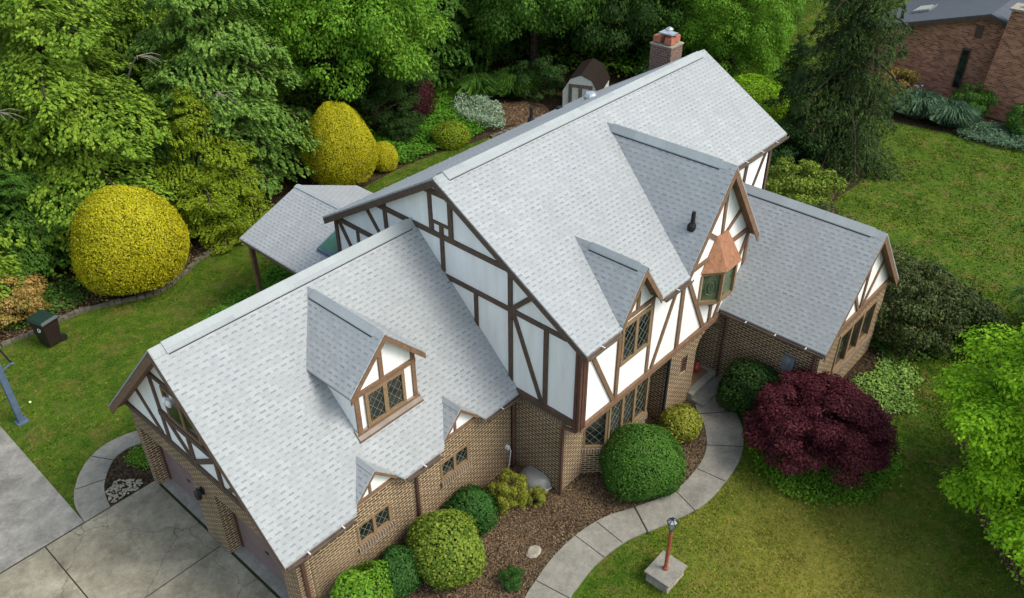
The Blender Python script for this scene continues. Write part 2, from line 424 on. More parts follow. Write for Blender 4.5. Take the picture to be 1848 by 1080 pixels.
def window(parent, axis, c, u0, u1, z0, z1, n=2, sgn=-1, fw=0.06, inset=0.04, lead=True, glass='glass', frame='frame', name='window', dy=0.20, proud=False):
    """casement window: frame is the part; panes and leading are sub-parts. c is the outer wall plane, sgn points outside"""
    P = (lambda u, z, d: (c + sgn * d, u, z)) if axis == 'x' else (lambda u, z, d: (u, c + sgn * d, z))
    fr = MB()
    def bx(a0, b0, a1, b1, d0, d1): fr.box(P(a0, b0, d0), P(a1, b1, d1))
    d0, d1 = (-0.12, inset) if not proud else (-0.01, max(inset, .055))
    gp = -0.055 if not proud else 0.012
    bx(u0, z0, u1, z0 + fw, d0, d1); bx(u0, z1 - fw, u1, z1, d0, d1)
    bx(u0, z0 + fw, u0 + fw, z1 - fw, d0, d1); bx(u1 - fw, z0 + fw, u1, z1 - fw, d0, d1)
    w = (u1 - u0 - 2 * fw) / n
    for i in range(1, n):
        m_ = u0 + fw + i * w
        bx(m_ - fw * 0.7, z0 + fw, m_ + fw * 0.7, z1 - fw, d0, d1 - 0.006)
    f = fr.build(name, frame, parent)
    for i in range(n):
        a = u0 + fw + i * w + (fw * 0.7 if i else 0); b = u0 + fw + (i + 1) * w - (fw * 0.7 if i < n - 1 else 0)
        g = MB(); g.box(P(a - .005, z0 + fw - .005, gp - .005), P(b + .005, z1 - fw + .005, gp + .005)); g.build('pane', glass, f)
        if lead:
            lb = MB(); lo, hi = z0 + fw, z1 - fw; W, H = b - a, hi - lo
            nx = max(2, round(W / dy)); nz = max(2, round(H / (dy * 1.35)))
            segs = []
            for s_ in (-nz, nz):
                for k in range(-nx - nz, 2 * (nx + nz)):
                    # diagonal through cell lattice
                    x0 = k / nx; dxdz = (1 / nx) * nz * (1 if s_ > 0 else -1)
                    za, zb = 0.0, 1.0
                    xa, xb = x0, x0 + dxdz
                    # clip to unit box in x
                    def cl(x): return (x - xa) / (xb - xa)
                    t0, t1 = sorted((cl(0.0), cl(1.0)))
                    t0, t1 = max(0, t0), min(1, t1)
                    if t1 - t0 > 0.02: segs.append((xa + (xb - xa) * t0, t0, xa + (xb - xa) * t1, t1))
            for (xa, ta, xb, tb) in segs:
                p0 = Vector(P(a + xa * W, lo + ta * H, gp + .012)); p1 = Vector(P(a + xb * W, lo + tb * H, gp + .012))
                lb.tube([p0, p1], 0.0055, 4, False)
            lb.build('leading', 'lead', f)
    return f

def slab(mb, pts, t):
    """sloped sheet with vertical thickness t below it"""
    mb.prism([(p[0], p[1], p[2] - t) for p in pts], (0, 0, t))

def chevron(mb, ax, rc, H, hw, E, a, b, t=0.05, hw2=None, E2=None):
    """two roof slopes meeting at ridge (coordinate rc across, height H), running from a to b. ax: 'x' ridge runs along x."""
    P = (lambda l, c_, z: (l, c_, z)) if ax == 'x' else (lambda l, c_, z: (c_, l, z))
    hw2 = hw if hw2 is None else hw2; E2 = E if E2 is None else E2
    mb.prism([P(a, rc - hw, E), P(a, rc, H), P(a, rc + hw2, E2), P(a, rc + hw2, E2 - t), P(a, rc, H - t), P(a, rc - hw, E - t)], tuple(Vector(P(b, 0, 0)) - Vector(P(a, 0, 0))))

# ------------------------------------------------------------------ the tudor house
H = empty('tudor_house', (7, 0, 0), 0, 'large tudor house with pale grey shingle roofs, white stucco, dark timbering and tan brick', 'house')
def hb(mb, name, mat, parent=None, **k):
    o = mb.build(name, mat, parent or H, **k)
    if not parent: o.location = (-7, 0, 0)
    return o
# parts of H are modelled in world coordinates: an offset cancels the empty's own place
HO = H

# --- garage wing roof
gsl = 3.653 / 3.64
mb = MB()
zg = lambda y: 6.403 - gsl * abs(y)
slab(mb, [(0, -3.64, 2.75)] + [(xc_ + d_, y_, zg(y_)) for xc_ in (2.55, 5.18) for d_, y_ in ((-.69, -3.64), (0, -2.95), (.69, -3.64))] + [(7.15, -3.64, 2.75), (7.15, 0, 6.403), (0, 0, 6.403)], 0.05)
slab(mb, [(0, 0, 6.403), (7.15, 0, 6.403), (7.15, 3.64, 2.75), (0, 3.64, 2.75)], 0.05)
garage_roof = hb(mb, 'garage_roof', 'shingle')
mb = MB()
zg2 = lambda y: 6.342 - gsl * abs(y)
slab(mb, [(0.03, -3.60, zg2(-3.60))] + [(xc_ + d_, y_, zg2(y_)) for xc_ in (2.55, 5.18) for d_, y_ in ((-.80, -3.60), (-.12, -2.86), (.12, -2.86), (.80, -3.60))] + [(7.12, -3.60, zg2(-3.6)), (7.12, 0, 6.342), (0.03, 0, 6.342)], 0.15)
slab(mb, [(0.03, 0, 6.342), (7.12, 0, 6.342), (7.12, 3.60, zg2(3.6)), (0.03, 3.60, zg2(3.6))], 0.15)
hb(mb, 'soffit', 'timber_warm', garage_roof)
def barge(ax, plane, sgn, rc, Hh, hw, E, parent, w=0.20, t=0.035, mat='timber_warm', split=None):
    """rake boards in front of a gable: band of height w below the roof line"""
    b_ = MB()
    P = (lambda u, z: (plane, u, z)) if ax == 'x' else (lambda u, z: (u, plane, z))
    D = (sgn * t, 0, 0) if ax == 'x' else (0, sgn * t, 0)
    b_.prism([P(rc - hw, E), P(rc, Hh), P(rc, Hh - w), P(rc - hw, E - w)], D)
    b_.prism([P(rc + 0.0, Hh), P(rc + hw, E), P(rc + hw, E - w), P(rc + 0.0, Hh - w)], D)
    return b_.build('rake_board', mat, parent)
barge('x', 0.03, -1, 0, 6.33, 3.62, 2.70, garage_roof, 0.24, 0.028)
def ridge(ax, rc, Hh, sl, a, b, parent, w=0.17):
    m1 = MB(); chevron(m1, ax, rc, Hh + 0.013, w + 0.009, Hh + 0.013 - sl * (w + 0.009), a, b, 0.03)
    m1.build('ridge_vent', 'vent_dark', parent)  # vent strip in black, also painting the shadow line below the cap
    m2 = MB(); chevron(m2, ax, rc, Hh + 0.040, w, Hh + 0.040 - sl * w, a - 0.02 * (1 if b > a else -1), b, 0.03)
    m2.build('ridge_cap', 'shingle_cap', parent)
    sg = 1 if b > a else -1
    m3 = MB(); chevron(m3, ax, rc, Hh + 0.010, w * .85, Hh + 0.010 - sl * w * .85, a - 0.30 * sg if ax == 'x' else a - 0.22 * sg, b + .2 * sg, 0.012)
    m3.build('cap_shingles', 'shingle_cap', parent)
ridge('x', 0, 6.403, gsl, 0.32, 7.0, garage_roof, 0.19)

# --- garage walls
D1 = (0.72, 3.10); D2 = (-2.72, -0.26)
w_ = wall('x', 0.36, 0.35, -3.36, 3.36, 0, 2.72, [(D1[0], D1[1], -1, 2.12), (D2[0], D2[1], -1, 2.12)])
hb(w_, 'brick_wall', 'brick')
w_ = wall('y', -3.36, 0.25, 0.72, 7.10, 0, 2.96, [(1.98, 2.96, 1.36, 2.0), (4.56, 5.53, 1.40, 2.0)])
front_garage = hb(w_, 'brick_wall', 'brick')
w_ = wall('y', 3.36, -0.25, 0.72, 7.10, 0, 2.96); hb(w_, 'brick_wall', 'brick')
# stucco gable over the garage doors
mb = MB(); mb.prism([(0.37, -3.36, 2.72), (0.37, 3.36, 2.72), (0.37, 3.36, 2.98), (0.37, 0, 6.28), (0.37, -3.36, 2.98)], (0.3, 0, 0))
gg = hb(mb, 'stucco_gable', 'stucco')
mb = MB(); X = 0.37
beam(mb, 'x', X, (3.5, 2.79), (-3.36, 2.79), 0.17, base=0.05)
for p, q in (((2.47, 3.82), (1.60, 2.87)), ((1.36, 4.84), (1.29, 2.87)), ((1.55, 4.87), (-1.4, 4.87)),
             ((1.10, 3.66), (0.26, 2.87)), ((0.21, 3.66), (0.21, 2.87)), ((0.2, 2.87), (-0.85, 3.60)), ((-0.90, 3.66), (-0.90, 2.87)),
             ((-1.15, 2.87), (-2.0, 3.7)), ((-0.48, 4.04), (-1.6, 3.0)), ((-1.3, 4.87), (-1.25, 3.7)), ((-2.3, 3.9), (-2.45, 2.87))):
    beam(mb, 'x', X, p, q, 0.13)
beam(mb, 'x', X, (1.31, 3.75), (-1.3, 3.75), 0.17, base=0.07)
mb.build('timber_frame', 'timber', gg)
window(H, 'x', 0.37, -0.50, 0.86, 3.84, 4.78, 2, lead=False, proud=True).location = (-7, 0, 0)
# doors
for (a, b) in (D1, D2):
    mb = MB()
    for i in range(4): mb.box((0.70, a, 0.03 + i * 0.525), (0.74, b, 0.545 + i * 0.525))
    mb.box((0.735, a, 0.02), (0.76, b, 2.12))
    d = hb(mb, 'garage_door', 'door')
    hm = MB(); hm.box((0.68, (a + b) / 2 - .06, 0.75), (0.70, (a + b) / 2 + .06, 0.79)); hm.build('handle', 'black', d)
    mb = MB(); mb.box((0.66, a, 0), (0.72, a + 0.07, 2.12)); mb.box((0.66, b - 0.07, 0), (0.72, b, 2.12)); mb.box((0.66, a + .07, 2.04), (0.72, b - .07, 2.12))
    mb.build('door_jamb', 'trim', d)
# garage windows with soldier sills
for (a, b, lo, hi) in ((1.98, 2.96, 1.36, 2.0), (4.56, 5.53, 1.40, 2.0)):
    f = window(H, 'y', -3.36, a, b, lo, hi, 2, inset=0.015); f.location = (-7, 0, 0)
    mb = MB(); mb.box((a - 0.04, -3.43, lo - 0.17), (b + 0.04, -3.30, lo - 0.003)); mb.build('brick_sill', 'brick_sill', f)
# little eave gables on the garage front
for xc in (2.55, 5.18):
    mb = MB(); chevron(mb, 'y', xc, 3.47, 0.78, 2.69, -3.53, -2.80, 0.04)
    r = hb(mb, 'eave_gable', 'shingle')
    barge('y', -3.50, -1, xc, 3.43, 0.79, 2.64, r, 0.10, .028)
    mb = MB(); chevron(mb, 'y', xc, 3.49, 0.09, 3.40, -3.535, -2.78, 0.02); mb.build('ridge_cap', 'shingle_cap', r)
    mb = MB(); mb.prism([(xc - 0.62, -3.385, 2.74), (xc + 0.62, -3.385, 2.74), (xc, -3.385, 3.37)], (0, 0.1, 0)); mb.build('stucco_face', 'stucco', r)
    mb = MB(); beam(mb, 'y', -3.385, (xc - 0.10, 3.26), (xc - 0.10, 2.74), 0.07, base=.02); beam(mb, 'y', -3.385, (xc - 0.66, 2.70), (xc + 0.66, 2.70), 0.08, base=0.03)
    mb.build('timber_frame', 'timber_warm', r)
# garage dormer
xd = 3.73
mb = MB(); chevron(mb, 'y', xd, 6.16, 1.08, 5.04, -2.86, -0.20, 0.05)
dr = hb(mb, 'dormer_roof', 'shingle')
mb = MB(); chevron(mb, 'y', xd, 6.10, 1.05, 5.01, -2.84, -1.3, 0.08); mb.build('soffit', 'timber_warm', dr)
barge('y', -2.84, -1, xd, 6.10, 1.07, 4.99, dr, 0.16)
ridge('y', xd, 6.16, 1.037, -2.6, -0.45, dr, 0.15)
mb = MB(); mb.prism([(2.85, -2.66, 3.70), (4.62, -2.66, 3.70), (4.62, -2.66, 5.14), (xd, -2.66, 6.02), (2.85, -2.66, 5.14)], (0, 0.15, 0))
for xx in (2.86, 4.51): mb.prism([(xx, -2.51, 3.85), (xx, -1.25, 5.1), (xx, -2.51, 5.1)], (0.10, 0, 0))
dw = hb(mb, 'dormer_wall', 'stucco')
mb = MB()
for p, q, w in (((2.92, 3.70), (2.92, 5.10), 0.14), ((4.57, 3.70), (4.57, 5.1), 0.12), ((3.66, 4.86), (3.66, 5.92), 0.12)): beam(mb, 'y', -2.66, p, q, w)
beam(mb, 'y', -2.66, (2.85, 4.83), (4.62, 4.83), 0.12, base=0.055); beam(mb, 'y', -2.66, (2.82, 3.70), (4.66, 3.70), 0.16, base=0.06)
mb.box((2.78, -2.80, 3.58), (4.70, -2.64, 3.63))
mb.build('timber_frame', 'timber_warm', dw)
window(H, 'y', -2.66, 3.13, 4.27, 3.79, 4.77, 2, inset=0.05, fw=0.085, proud=True).location = (-7, 0, 0)
mb = MB(); mb.prism([(2.80, -2.80, 3.64), (4.68, -2.80, 3.64), (4.68, -2.62, 3.83), (2.80, -2.62, 3.83)], (0, 0, 0.02)); mb.build('flashing', 'gutter', dw)

# --- main block
ms = 0.5954
zr = lambda y: 7.985 - ms * abs(y + 1.15)
XM0, XM1 = 6.90, 18.68
mb = MB()
slab(mb, [(XM0, -5.81, zr(-5.81)), (8.24, -5.81, zr(-5.81)), (9.06, -3.74, zr(-3.74)), (9.88, -5.81, zr(-5.81)), (11.10, -5.81, zr(-5.81)), (12.80, -1.82, zr(-1.82)), (13.86, -4.35, zr(-4.35)), (XM1, -4.35, zr(-4.35)), (XM1, -1.15, 7.985), (XM0, -1.15, 7.985)], 0.05)
slab(mb, [(XM0, -1.15, 7.985), (XM1, -1.15, 7.985), (XM1, 3.48, zr(3.48)), (XM0, 3.48, zr(3.48))], 0.05)
mroof = hb(mb, 'main_roof', 'shingle')
mb = MB()
for t0 in (0.055,):
    slab(mb, [(XM0 + .03, -5.77, zr(-5.77) - t0), (8.16, -5.77, zr(-5.77) - t0), (8.95, -3.72, zr(-3.72) - t0), (9.17, -3.72, zr(-3.72) - t0), (9.96, -5.77, zr(-5.77) - t0), (11.02, -5.77, zr(-5.77) - t0), (12.70, -1.80, zr(-1.80) - t0), (12.90, -1.80, zr(-1.80) - t0), (13.95, -4.31, zr(-4.31) - t0), (XM1 - .03, -4.31, zr(-4.31) - t0), (XM1 - .03, -1.15, 7.985 - t0), (XM0 + .03, -1.15, 7.985 - t0)], 0.13)
    slab(mb, [(XM0 + .03, -1.149, 7.984 - t0), (XM1 - .03, -1.149, 7.984 - t0), (XM1 - .03, 3.44, zr(3.44) - t0), (XM0 + .03, 3.44, zr(3.44) - t0)], 0.13)
mb.build('soffit', 'timber_warm', mroof)
for pl_, sg in ((XM0 + 0.03, -1), (XM1 - 0.03, 1)):
    yf = -5.80 if sg < 0 else -4.34; b_ = MB()
    b_.prism([(pl_, yf, zr(yf) - .04), (pl_, -1.15, 7.94), (pl_, -1.15, 7.74), (pl_, yf, zr(yf) - .24)], (sg * 0.027, 0, 0))
    b_.prism([(pl_, -1.149, 7.94), (pl_, 3.46, zr(3.46) - .04), (pl_, 3.46, zr(3.46) - .24), (pl_, -1.149, 7.74)], (sg * 0.027, 0, 0))
    b_.build('rake_board', 'timber', mroof)
ridge('x', -1.15, 7.985, ms, 7.25, 18.3, mroof, 0.21)
# main walls
MX = 7.155
mb = MB(); mb.prism([(MX, -5.46, 2.70), (MX, 3.28, 2.70), (MX, 3.28, zr(3.28) - .17), (MX, -1.15, 7.985 - .17), (MX, -5.46, zr(-5.46) - .17)], (0.2, 0, 0))
west = hb(mb, 'stucco_gable', 'stucco')
mb = MB(); X = MX
beam(mb, 'x', X, (-3.5, 2.77), (-5.46, 2.77), 0.17, base=0.06)
for p, q, w in (((3.22, 5.28), (3.22, 3.4), .14), ((3.1, 5.2), (2.1, 3.6), .11), ((3.2, 5.22), (1.2, 5.20), .14), ((2.29, 5.2), (2.29, 4.0), .11),
                ((1.80, 6.06), (0.9, 4.9), .12), ((1.03, 6.50), (1.0, 5.3), .14), ((1.40, 6.31), (-3.30, 6.27), .15),
                ((-0.75, 7.50), (-0.75, 6.3), .15), ((-0.55, 7.44), (-1.62, 7.44), .15), ((-1.43, 7.40), (-1.43, 6.3), .15),
                ((-0.8, 6.64), (-1.40, 6.64), .09), ((-1.10, 6.64), (-1.10, 5.3), .12),
                ((-0.9, 5.17), (-5.05, 5.15), .15), ((-2.2, 5.15), (-2.2, 3.9), .13), ((-3.34, 6.32), (-3.34, 2.8), .14),
                ((-3.40, 5.22), (-3.98, 5.79), .14), ((-3.44, 5.10), (-4.36, 2.8), .12), ((-4.46, 5.13), (-4.46, 2.8), .14)):
    beam(mb, 'x', X, p, q, w)
mb.build('timber_frame', 'timber', west)
mb = MB(); mb.box((MX - .03, -1.35, 6.69), (MX - 0.004, -0.83, 7.36))
lv = hb(mb, 'attic_vent_panel', 'white_pl')
# brick below, set back under the jetty
w_ = wall('x', 7.22, 0.25, -4.965, -3.36, 0, 2.62); hb(w_, 'brick_wall', 'brick')
w_ = wall('y', -4.97, 0.25, 7.225, 8.12, 0, 2.62); hb(w_, 'brick_wall', 'brick')
mb = MB(); mb.box((7.17, -5.44, 2.56), (14.6, -4.0, 2.615)); mb.box((7.17, -5.44, 2.62), (7.36, -3.4, 2.69)); hb(mb, 'jetty_soffit', 'timber')
mb = MB(); mb.box((7.195, -4.99, 2.40), (7.24, -3.40, 2.55)); hb(mb, 'brick_frieze', 'brick_sill')
# front upper stucco
FY = -5.47
mb = MB()
mb.prism([(MX + .003, FY, 2.62), (14.74, FY, 2.62), (14.74, FY, 4.86), (12.80, FY, 7.47), (11.15, FY, 5.215), (9.88, FY, 5.215), (9.06, FY, 6.34), (8.24, FY, 5.215), (MX + .003, FY, 5.215)], (0, 0.2, 0))
front = hb(mb, 'stucco_front', 'stucco')
mb = MB(); Y = FY
beam(mb, 'y', Y, (7.2, 2.60), (14.76, 2.50), 0.17, base=0.07)
for p, q, w in (((7.52, 4.72), (8.53, 2.68), .13), ((8.64, 4.64), (8.64, 2.68), .13), ((10.0, 4.98), (10.0, 2.66), .13),
                ((8.55, 4.98), (10.06, 4.98), .14), ((9.30, 5.9), (9.32, 5.02), .12), ((8.30, 4.98), (8.8, 5.6), .10),
                ((11.12, 4.75), (10.22, 2.66), .12), ((11.42, 4.80), (11.42, 2.62), .17), ((11.65, 4.65), (12.75, 2.62), .15),
                ((11.45, 4.93), (12.72, 4.93), .13), ((13.35, 4.95), (14.74, 4.95), .15), ((12.3, 5.80), (12.89, 5.38), .14),
                ((13.05, 6.9), (13.11, 5.45), .13), ((14.05, 5.85), (13.35, 5.42), .13), ((14.66, 4.85), (14.25, 4.0), .12),
                ((14.66, 4.92), (14.66, 2.6), .15), ((13.08, 3.4), (13.08, 2.6), .13), ((13.75, 3.4), (13.36, 2.6), .13)):
    beam(mb, 'y', Y, p, q, w)
mb.build('timber_frame', 'timber_warm', front)
f = window(H, 'y', FY, 8.71, 9.94, 3.62, 4.84, 2, inset=0.06, fw=0.08, proud=True); f.location = (-7, 0, 0)
# right-hand upper wall (set back), east and rear walls
mb = MB(); mb.prism([(14.75, -4.05, 2.3), (18.43, -4.05, 2.3), (18.43, -4.05, 6.05), (14.75, -4.05, 6.05)], (0, 0.2, 0))
rt = hb(mb, 'stucco_wall', 'stucco')
mb = MB(); beam(mb, 'y', -4.05, (14.8, 5.93), (18.43, 5.93), .16, base=0.06)
for p, q in (((16.9, 5.95), (16.75, 3.6)), ((18.36, 5.95), (18.36, 2.6)), ((18.2, 5.9), (17.1, 3.9)), ((15.6, 5.9), (16.3, 4.0))): beam(mb, 'y', -4.05, p, q, .13)
mb.build('timber_frame', 'timber', rt)
mb = MB(); mb.prism([(18.43, -4.05, 0), (18.43, 3.28, 0), (18.43, 3.28, zr(3.28) - .17), (18.43, -1.15, 7.8), (18.43, -4.05, zr(-4.05) - .17)], (-0.2, 0, 0)); hb(mb, 'stucco_gable', 'stucco')
w_ = wall('y', 3.28, -0.2, MX + .2, 18.23, 0, 5.2, [(9, 11, 0.2, 2.2), (13.2, 14.6, 3.3, 4.5), (9.6, 11, 3.4, 4.5)]); hb(w_, 'rear_wall', 'stucco')
for a, b, lo, hi in ((9, 11, 0.2, 2.2), (13.2, 14.6, 3.3, 4.5), (9.6, 11, 3.4, 4.5)):
    window(H, 'y', 3.28, a, b, lo, hi, 2, sgn=1, lead=False).location = (-7, 0, 0)
# lower west/back wall piece behind garage
w_ = wall('x', 7.2, 0.15, 3.36, 3.28, 0, 2.7)

# bay of leaded windows under the jetty
by = -5.42
mb = MB()
mb.prism([(8.10, -4.97, 0), (8.55, by, 0), (10.35, by, 0), (10.80, -4.97, 0)], (0, 0, 0.78))
bay = hb(mb, 'bay_base', 'brick')
mb = MB(); mb.prism([(8.06, -4.98, .785), (8.54, by - .05, .785), (10.36, by - .05, .785), (10.84, -4.98, .785)], (0, 0, 0.17)); mb.build('brick_sill', 'brick_sill', bay)
mb = MB(); mb.prism([(8.10, -4.97, 2.44), (8.56, by, 2.44), (10.34, by, 2.44), (10.80, -4.97, 2.44)], (0, 0, 0.115)); mb.build('bay_head', 'frame', bay)
f = window(H, 'y', by + .02, 8.58, 10.35, 0.96, 2.435, 3, inset=0.02, fw=0.07, name='bay_window'); f.location = (-7, 0, 0)
# left canted light: same window turned 45 degrees
f = window(H, 'y', 0, 0, 0.62, 0.96, 2.435, 1, inset=0.02, fw=0.06, name='bay_window')
f.location = (8.11 - 7, -4.965, 0); f.rotation_euler = (0, 0, math.radians(-45))
w_ = wall('y', -4.97, 0.25, 10.80, 11.2, 0, 2.55); hb(w_, 'brick_wall', 'brick')
# entry porch: brick front with arch
def arch_wall():
    mb = MB(); x0, x1, y = 11.2, 14.55, -5.465
    ol, orr, zs, zc = 12.65, 13.93, 1.80, 2.28
    nx0, nx1, nz0, nz1 = 11.87, 12.20, 1.32, 1.92
    top = 2.40; th = 0.30
    n = 12; cx = (ol + orr) / 2; hw = (orr - ol) / 2
    ap = [(ol + (orr - ol) * i / n, zs + (zc - zs) * math.sqrt(max(0, 1 - ((ol + (orr - ol) * i / n - cx) / hw) ** 2))) for i in range(n + 1)]
    for d in (0, th):
        q = lambda a, b, lo, hi: mb.add([(a, y + d, lo), (b, y + d, lo), (b, y + d, hi), (a, y + d, hi)], [(0, 1, 2, 3)])
        q(x0, nx0, 0, top); q(nx0, nx1, 0, nz0); q(nx0, nx1, nz1, top); q(nx1, ol, 0, top); q(orr, x1, 0, top)
        for (a, za), (b, zb) in zip(ap, ap[1:]):
            mb.add([(a, y + d, za), (b, y + d, zb), (b, y + d, top), (a, y + d, top)], [(0, 1, 2, 3)])
    for (a, za), (b, zb) in zip(ap, ap[1:]): mb.add([(a, y, za), (b, y, zb), (b, y + th, zb), (a, y + th, za)], [(0, 1, 2, 3)])
    rv = lambda x, lo, hi: mb.add([(x, y, lo), (x, y + th, lo), (x, y + th, hi), (x, y, hi)], [(0, 1, 2, 3)])
    rv(ol, 0, zs); rv(orr, 0, zs); rv(x0, 0, top); rv(x1, 0, top); rv(nx0, nz0, nz1); rv(nx1, nz0, nz1)
    for z in (nz0, nz1): mb.add([(nx0, y, z), (nx1, y, z), (nx1, y + th, z), (nx0, y + th, z)], [(0, 1, 2, 3)])
    # returns
    mb.box((11.2, y + th, 0), (11.45, -4.72, top)); mb.box((13.93, y + th, 0), (14.10, -3.9, 2.55)); mb.box((12.45, y + th, 0), (12.65, -3.9, 2.55)); mb.box((12.45, -3.9, 0), (14.1, -3.7, 2.55))
    return mb
porch = hb(arch_wall(), 'porch_wall', 'brick')
mb = MB(); mb.box((11.18, -5.50, 2.40), (14.58, -5.30, 2.485)); mb.build('brick_frieze', 'brick_sill', porch)
mb = MB()
for i in range(5):
    z = 1.36 + i * 0.11; mb.tube([(11.87, -5.42, z), (12.03, -5.42, z + .09), (12.20, -5.42, z)], 0.018, 5)
mb.build('niche_grille', 'trim', porch)
mb = MB(); mb.box((12.85, -3.96, 0.3), (13.75, -3.905, 2.3)); fd = hb(mb, 'front_door', 'trim')
mb = MB(); mb.lathe((13.65, -3.98, 1.25), [(.02, -.02), (.035, 0), (.02, .02)], 8); mb.build('handle', 'copper', fd)
mb = MB(); mb.box((12.66, -5.60, 0), (13.92, -3.91, 0.28)); mb.box((12.52, -5.62, 0), (14.02, -5.47, 0.283)); sl = hb(mb, 'porch_slab', 'apron')
mb = MB(); mb.box((12.70, -5.40, 0.282), (13.78, -4.2, 0.294)); mb.build('door_mat', 'clay_mat', sl)
mb = MB(); mb.box((12.50, -6.02, 0), (13.98, -5.62, 0.14)); hb(mb, 'porch_step', 'walk', bevel=0.02)

# oriel window with copper roof
ox = [(12.33, FY - .002), (12.84, -5.84), (13.50, -5.84), (14.0, FY - .002)]
def ring(pts, z): return [(x, y, z) for x, y in pts]
mb = MB(); mb.prism(ring(ox, 3.50), (0, 0, 0.12)); mb.prism(ring(ox, 4.455), (0, 0, 0.10))
for (x, y) in ox: mb.box((x - .045, y - .03, 3.6), (x + .045, y + .05, 4.48))
ori = hb(mb, 'oriel_window', 'frame')
mb = MB()
ins = [(12.42, FY + .02), (12.86, -5.80), (13.48, -5.80), (13.91, FY + .02)]
mb.prism(ring(ins, 3.62), (0, 0, 0.84)); mb.build('pane', 'stained', ori)
mb = MB(); cx_, cy_ = 12.61, -5.648
def on_left(t, z): return Vector((12.42 + .44 * t - .012, FY + .02 - .35 * t - .012 - .0, z))
el = [on_left(.5 + .28 * math.cos(a), 4.04 + .30 * math.sin(a) + (.05 if abs(math.sin(a)) > .9 else 0)) for a in np.linspace(0, 2 * math.pi, 17)]
mb.tube(el, 0.007, 4, False)
el = [on_left(.5 + .12 * math.cos(a), 4.04 + .16 * math.sin(a)) for a in np.linspace(0, 2 * math.pi, 13)]; mb.tube(el, 0.007, 4, False)
mb.build('leading', 'lead', ori)
mb = MB()
e1 = [(12.25, FY - .002, 4.58), (12.84, -5.93, 4.56), (13.62, -5.93, 4.56), (14.10, FY - .002, 4.58)]
t1 = [(12.84, -5.56, 5.44), (13.34, -5.56, 5.44), (12.80, FY - .002, 5.46), (13.38, FY - .002, 5.46)]
mb.add(e1 + t1, [(0, 1, 4), (0, 4, 6), (1, 2, 5, 4), (2, 3, 5), (3, 7, 5), (4, 5, 7, 6), (0, 3, 2, 1), (0, 6, 7, 3)])
cr = mb.build('copper_roof', 'copper', ori)
mb = MB(); mb.box((12.80, -5.66, 3.36), (13.36, FY - .002, 3.495)); mb.box((12.93, -5.58, 3.20), (13.22, FY - .002, 3.355)); mb.build('corbel', 'timber_warm', ori)

# cross gable and front wall dormer roofs
cgs = 1.40; cxg = 12.80
mb = MB(); chevron(mb, 'y', cxg, 7.62, 1.72, 7.62 - 1.72 * cgs, -5.77, -1.72, 0.05, 1.95, 7.62 - 1.95 * cgs)
cg = hb(mb, 'cross_gable_roof', 'shingle')
mb = MB(); chevron(mb, 'y', cxg, 7.55, 1.68, 7.55 - 1.68 * cgs, -5.75, -3.0, 0.10, 1.92, 7.55 - 1.92 * cgs); mb.build('soffit', 'timber_warm', cg)
def barge2(yp, xc, Hh, sl_, hl, hr, parent, w):
    b_ = MB()
    b_.prism([(xc - hl, yp, Hh - sl_ * hl), (xc, yp, Hh), (xc, yp, Hh - w), (xc - hl, yp, Hh - sl_ * hl - w)], (0, -.028, 0))
    b_.prism([(xc, yp, Hh), (xc + hr, yp, Hh - sl_ * hr), (xc + hr, yp, Hh - sl_ * hr - w), (xc, yp, Hh - w)], (0, -.028, 0))
    return b_.build('rake_board', 'timber_warm', parent)
barge2(-5.75, cxg, 7.55, cgs, 1.70, 1.94, cg, 0.26)
ridge('y', cxg, 7.62, cgs, -5.35, -2.0, cg, 0.13)
xg2 = 9.06
mb = MB(); chevron(mb, 'y', xg2, 6.48, 0.82, 5.29, -5.80, -3.70, 0.05)
wd = hb(mb, 'wall_dormer_roof', 'shingle')
mb = MB(); chevron(mb, 'y', xg2, 6.42, 0.80, 5.26, -5.78, -4.5, 0.09); mb.build('soffit', 'timber_warm', wd)
barge2(-5.78, xg2, 6.42, 1.45, 0.81, 0.81, wd, 0.2)
ridge('y', xg2, 6.48, 1.45, -5.6, -4.2, wd, 0.10)

# --- right wing
wsl = 2.65 / 2.445
mb = MB(); chevron(mb, 'y', 16.10, 5.39, 2.445, 2.74, -8.71, -4.07, 0.05)
wr = hb(mb, 'wing_roof', 'shingle')
mb = MB(); chevron(mb, 'y', 16.10, 5.32, 2.41, 2.71, -8.69, -5.5, 0.14); mb.build('soffit', 'timber_warm', wr)
barge2(-8.68, 16.10, 5.33, wsl, 2.43, 2.43, wr, 0.22)
ridge('y', 16.10, 5.39, wsl, -8.35, -4.3, wr, 0.17)
WY = -8.48
w_ = wall('y', WY, 0.25, 13.98, 18.36, 0, 2.72, [(15.20, 17.78, 0.95, 2.36)]); hb(w_, 'brick_wall', 'brick')
w_ = wall('x', 13.98, 0.25, WY + .25, -5.0, 0, 2.85); hb(w_, 'brick_wall', 'brick')
w_ = wall('x', 18.36, -0.25, WY + .25, -4.06, 0, 2.85); hb(w_, 'brick_wall', 'brick')
mb = MB(); mb.prism([(13.98, WY + .01, 2.722), (18.36, WY + .01, 2.722), (18.36, WY + .01, 2.84), (16.10, WY + .01, 5.22), (13.98, WY + .01, 2.98)], (0, 0.2, 0))
wg_ = hb(mb, 'stucco_gable', 'stucco')
mb = MB(); beam(mb, 'y', WY + .01, (13.98, 2.70), (18.45, 2.70), 0.20, base=0.06)
for p, q in (((16.25, 4.75), (16.25, 2.75)), ((17.33, 3.96), (16.40, 2.78)), ((15.55, 3.6), (16.09, 2.78)), ((14.9, 3.5), (15.2, 2.78))): beam(mb, 'y', WY + .01, p, q, .11)
mb.build('timber_frame', 'timber_warm', wg_)
f = window(H, 'y', WY, 15.20, 17.78, 0.95, 2.36, 3, inset=0.03, fw=0.09, lead=False); f.location = (-7, 0, 0)
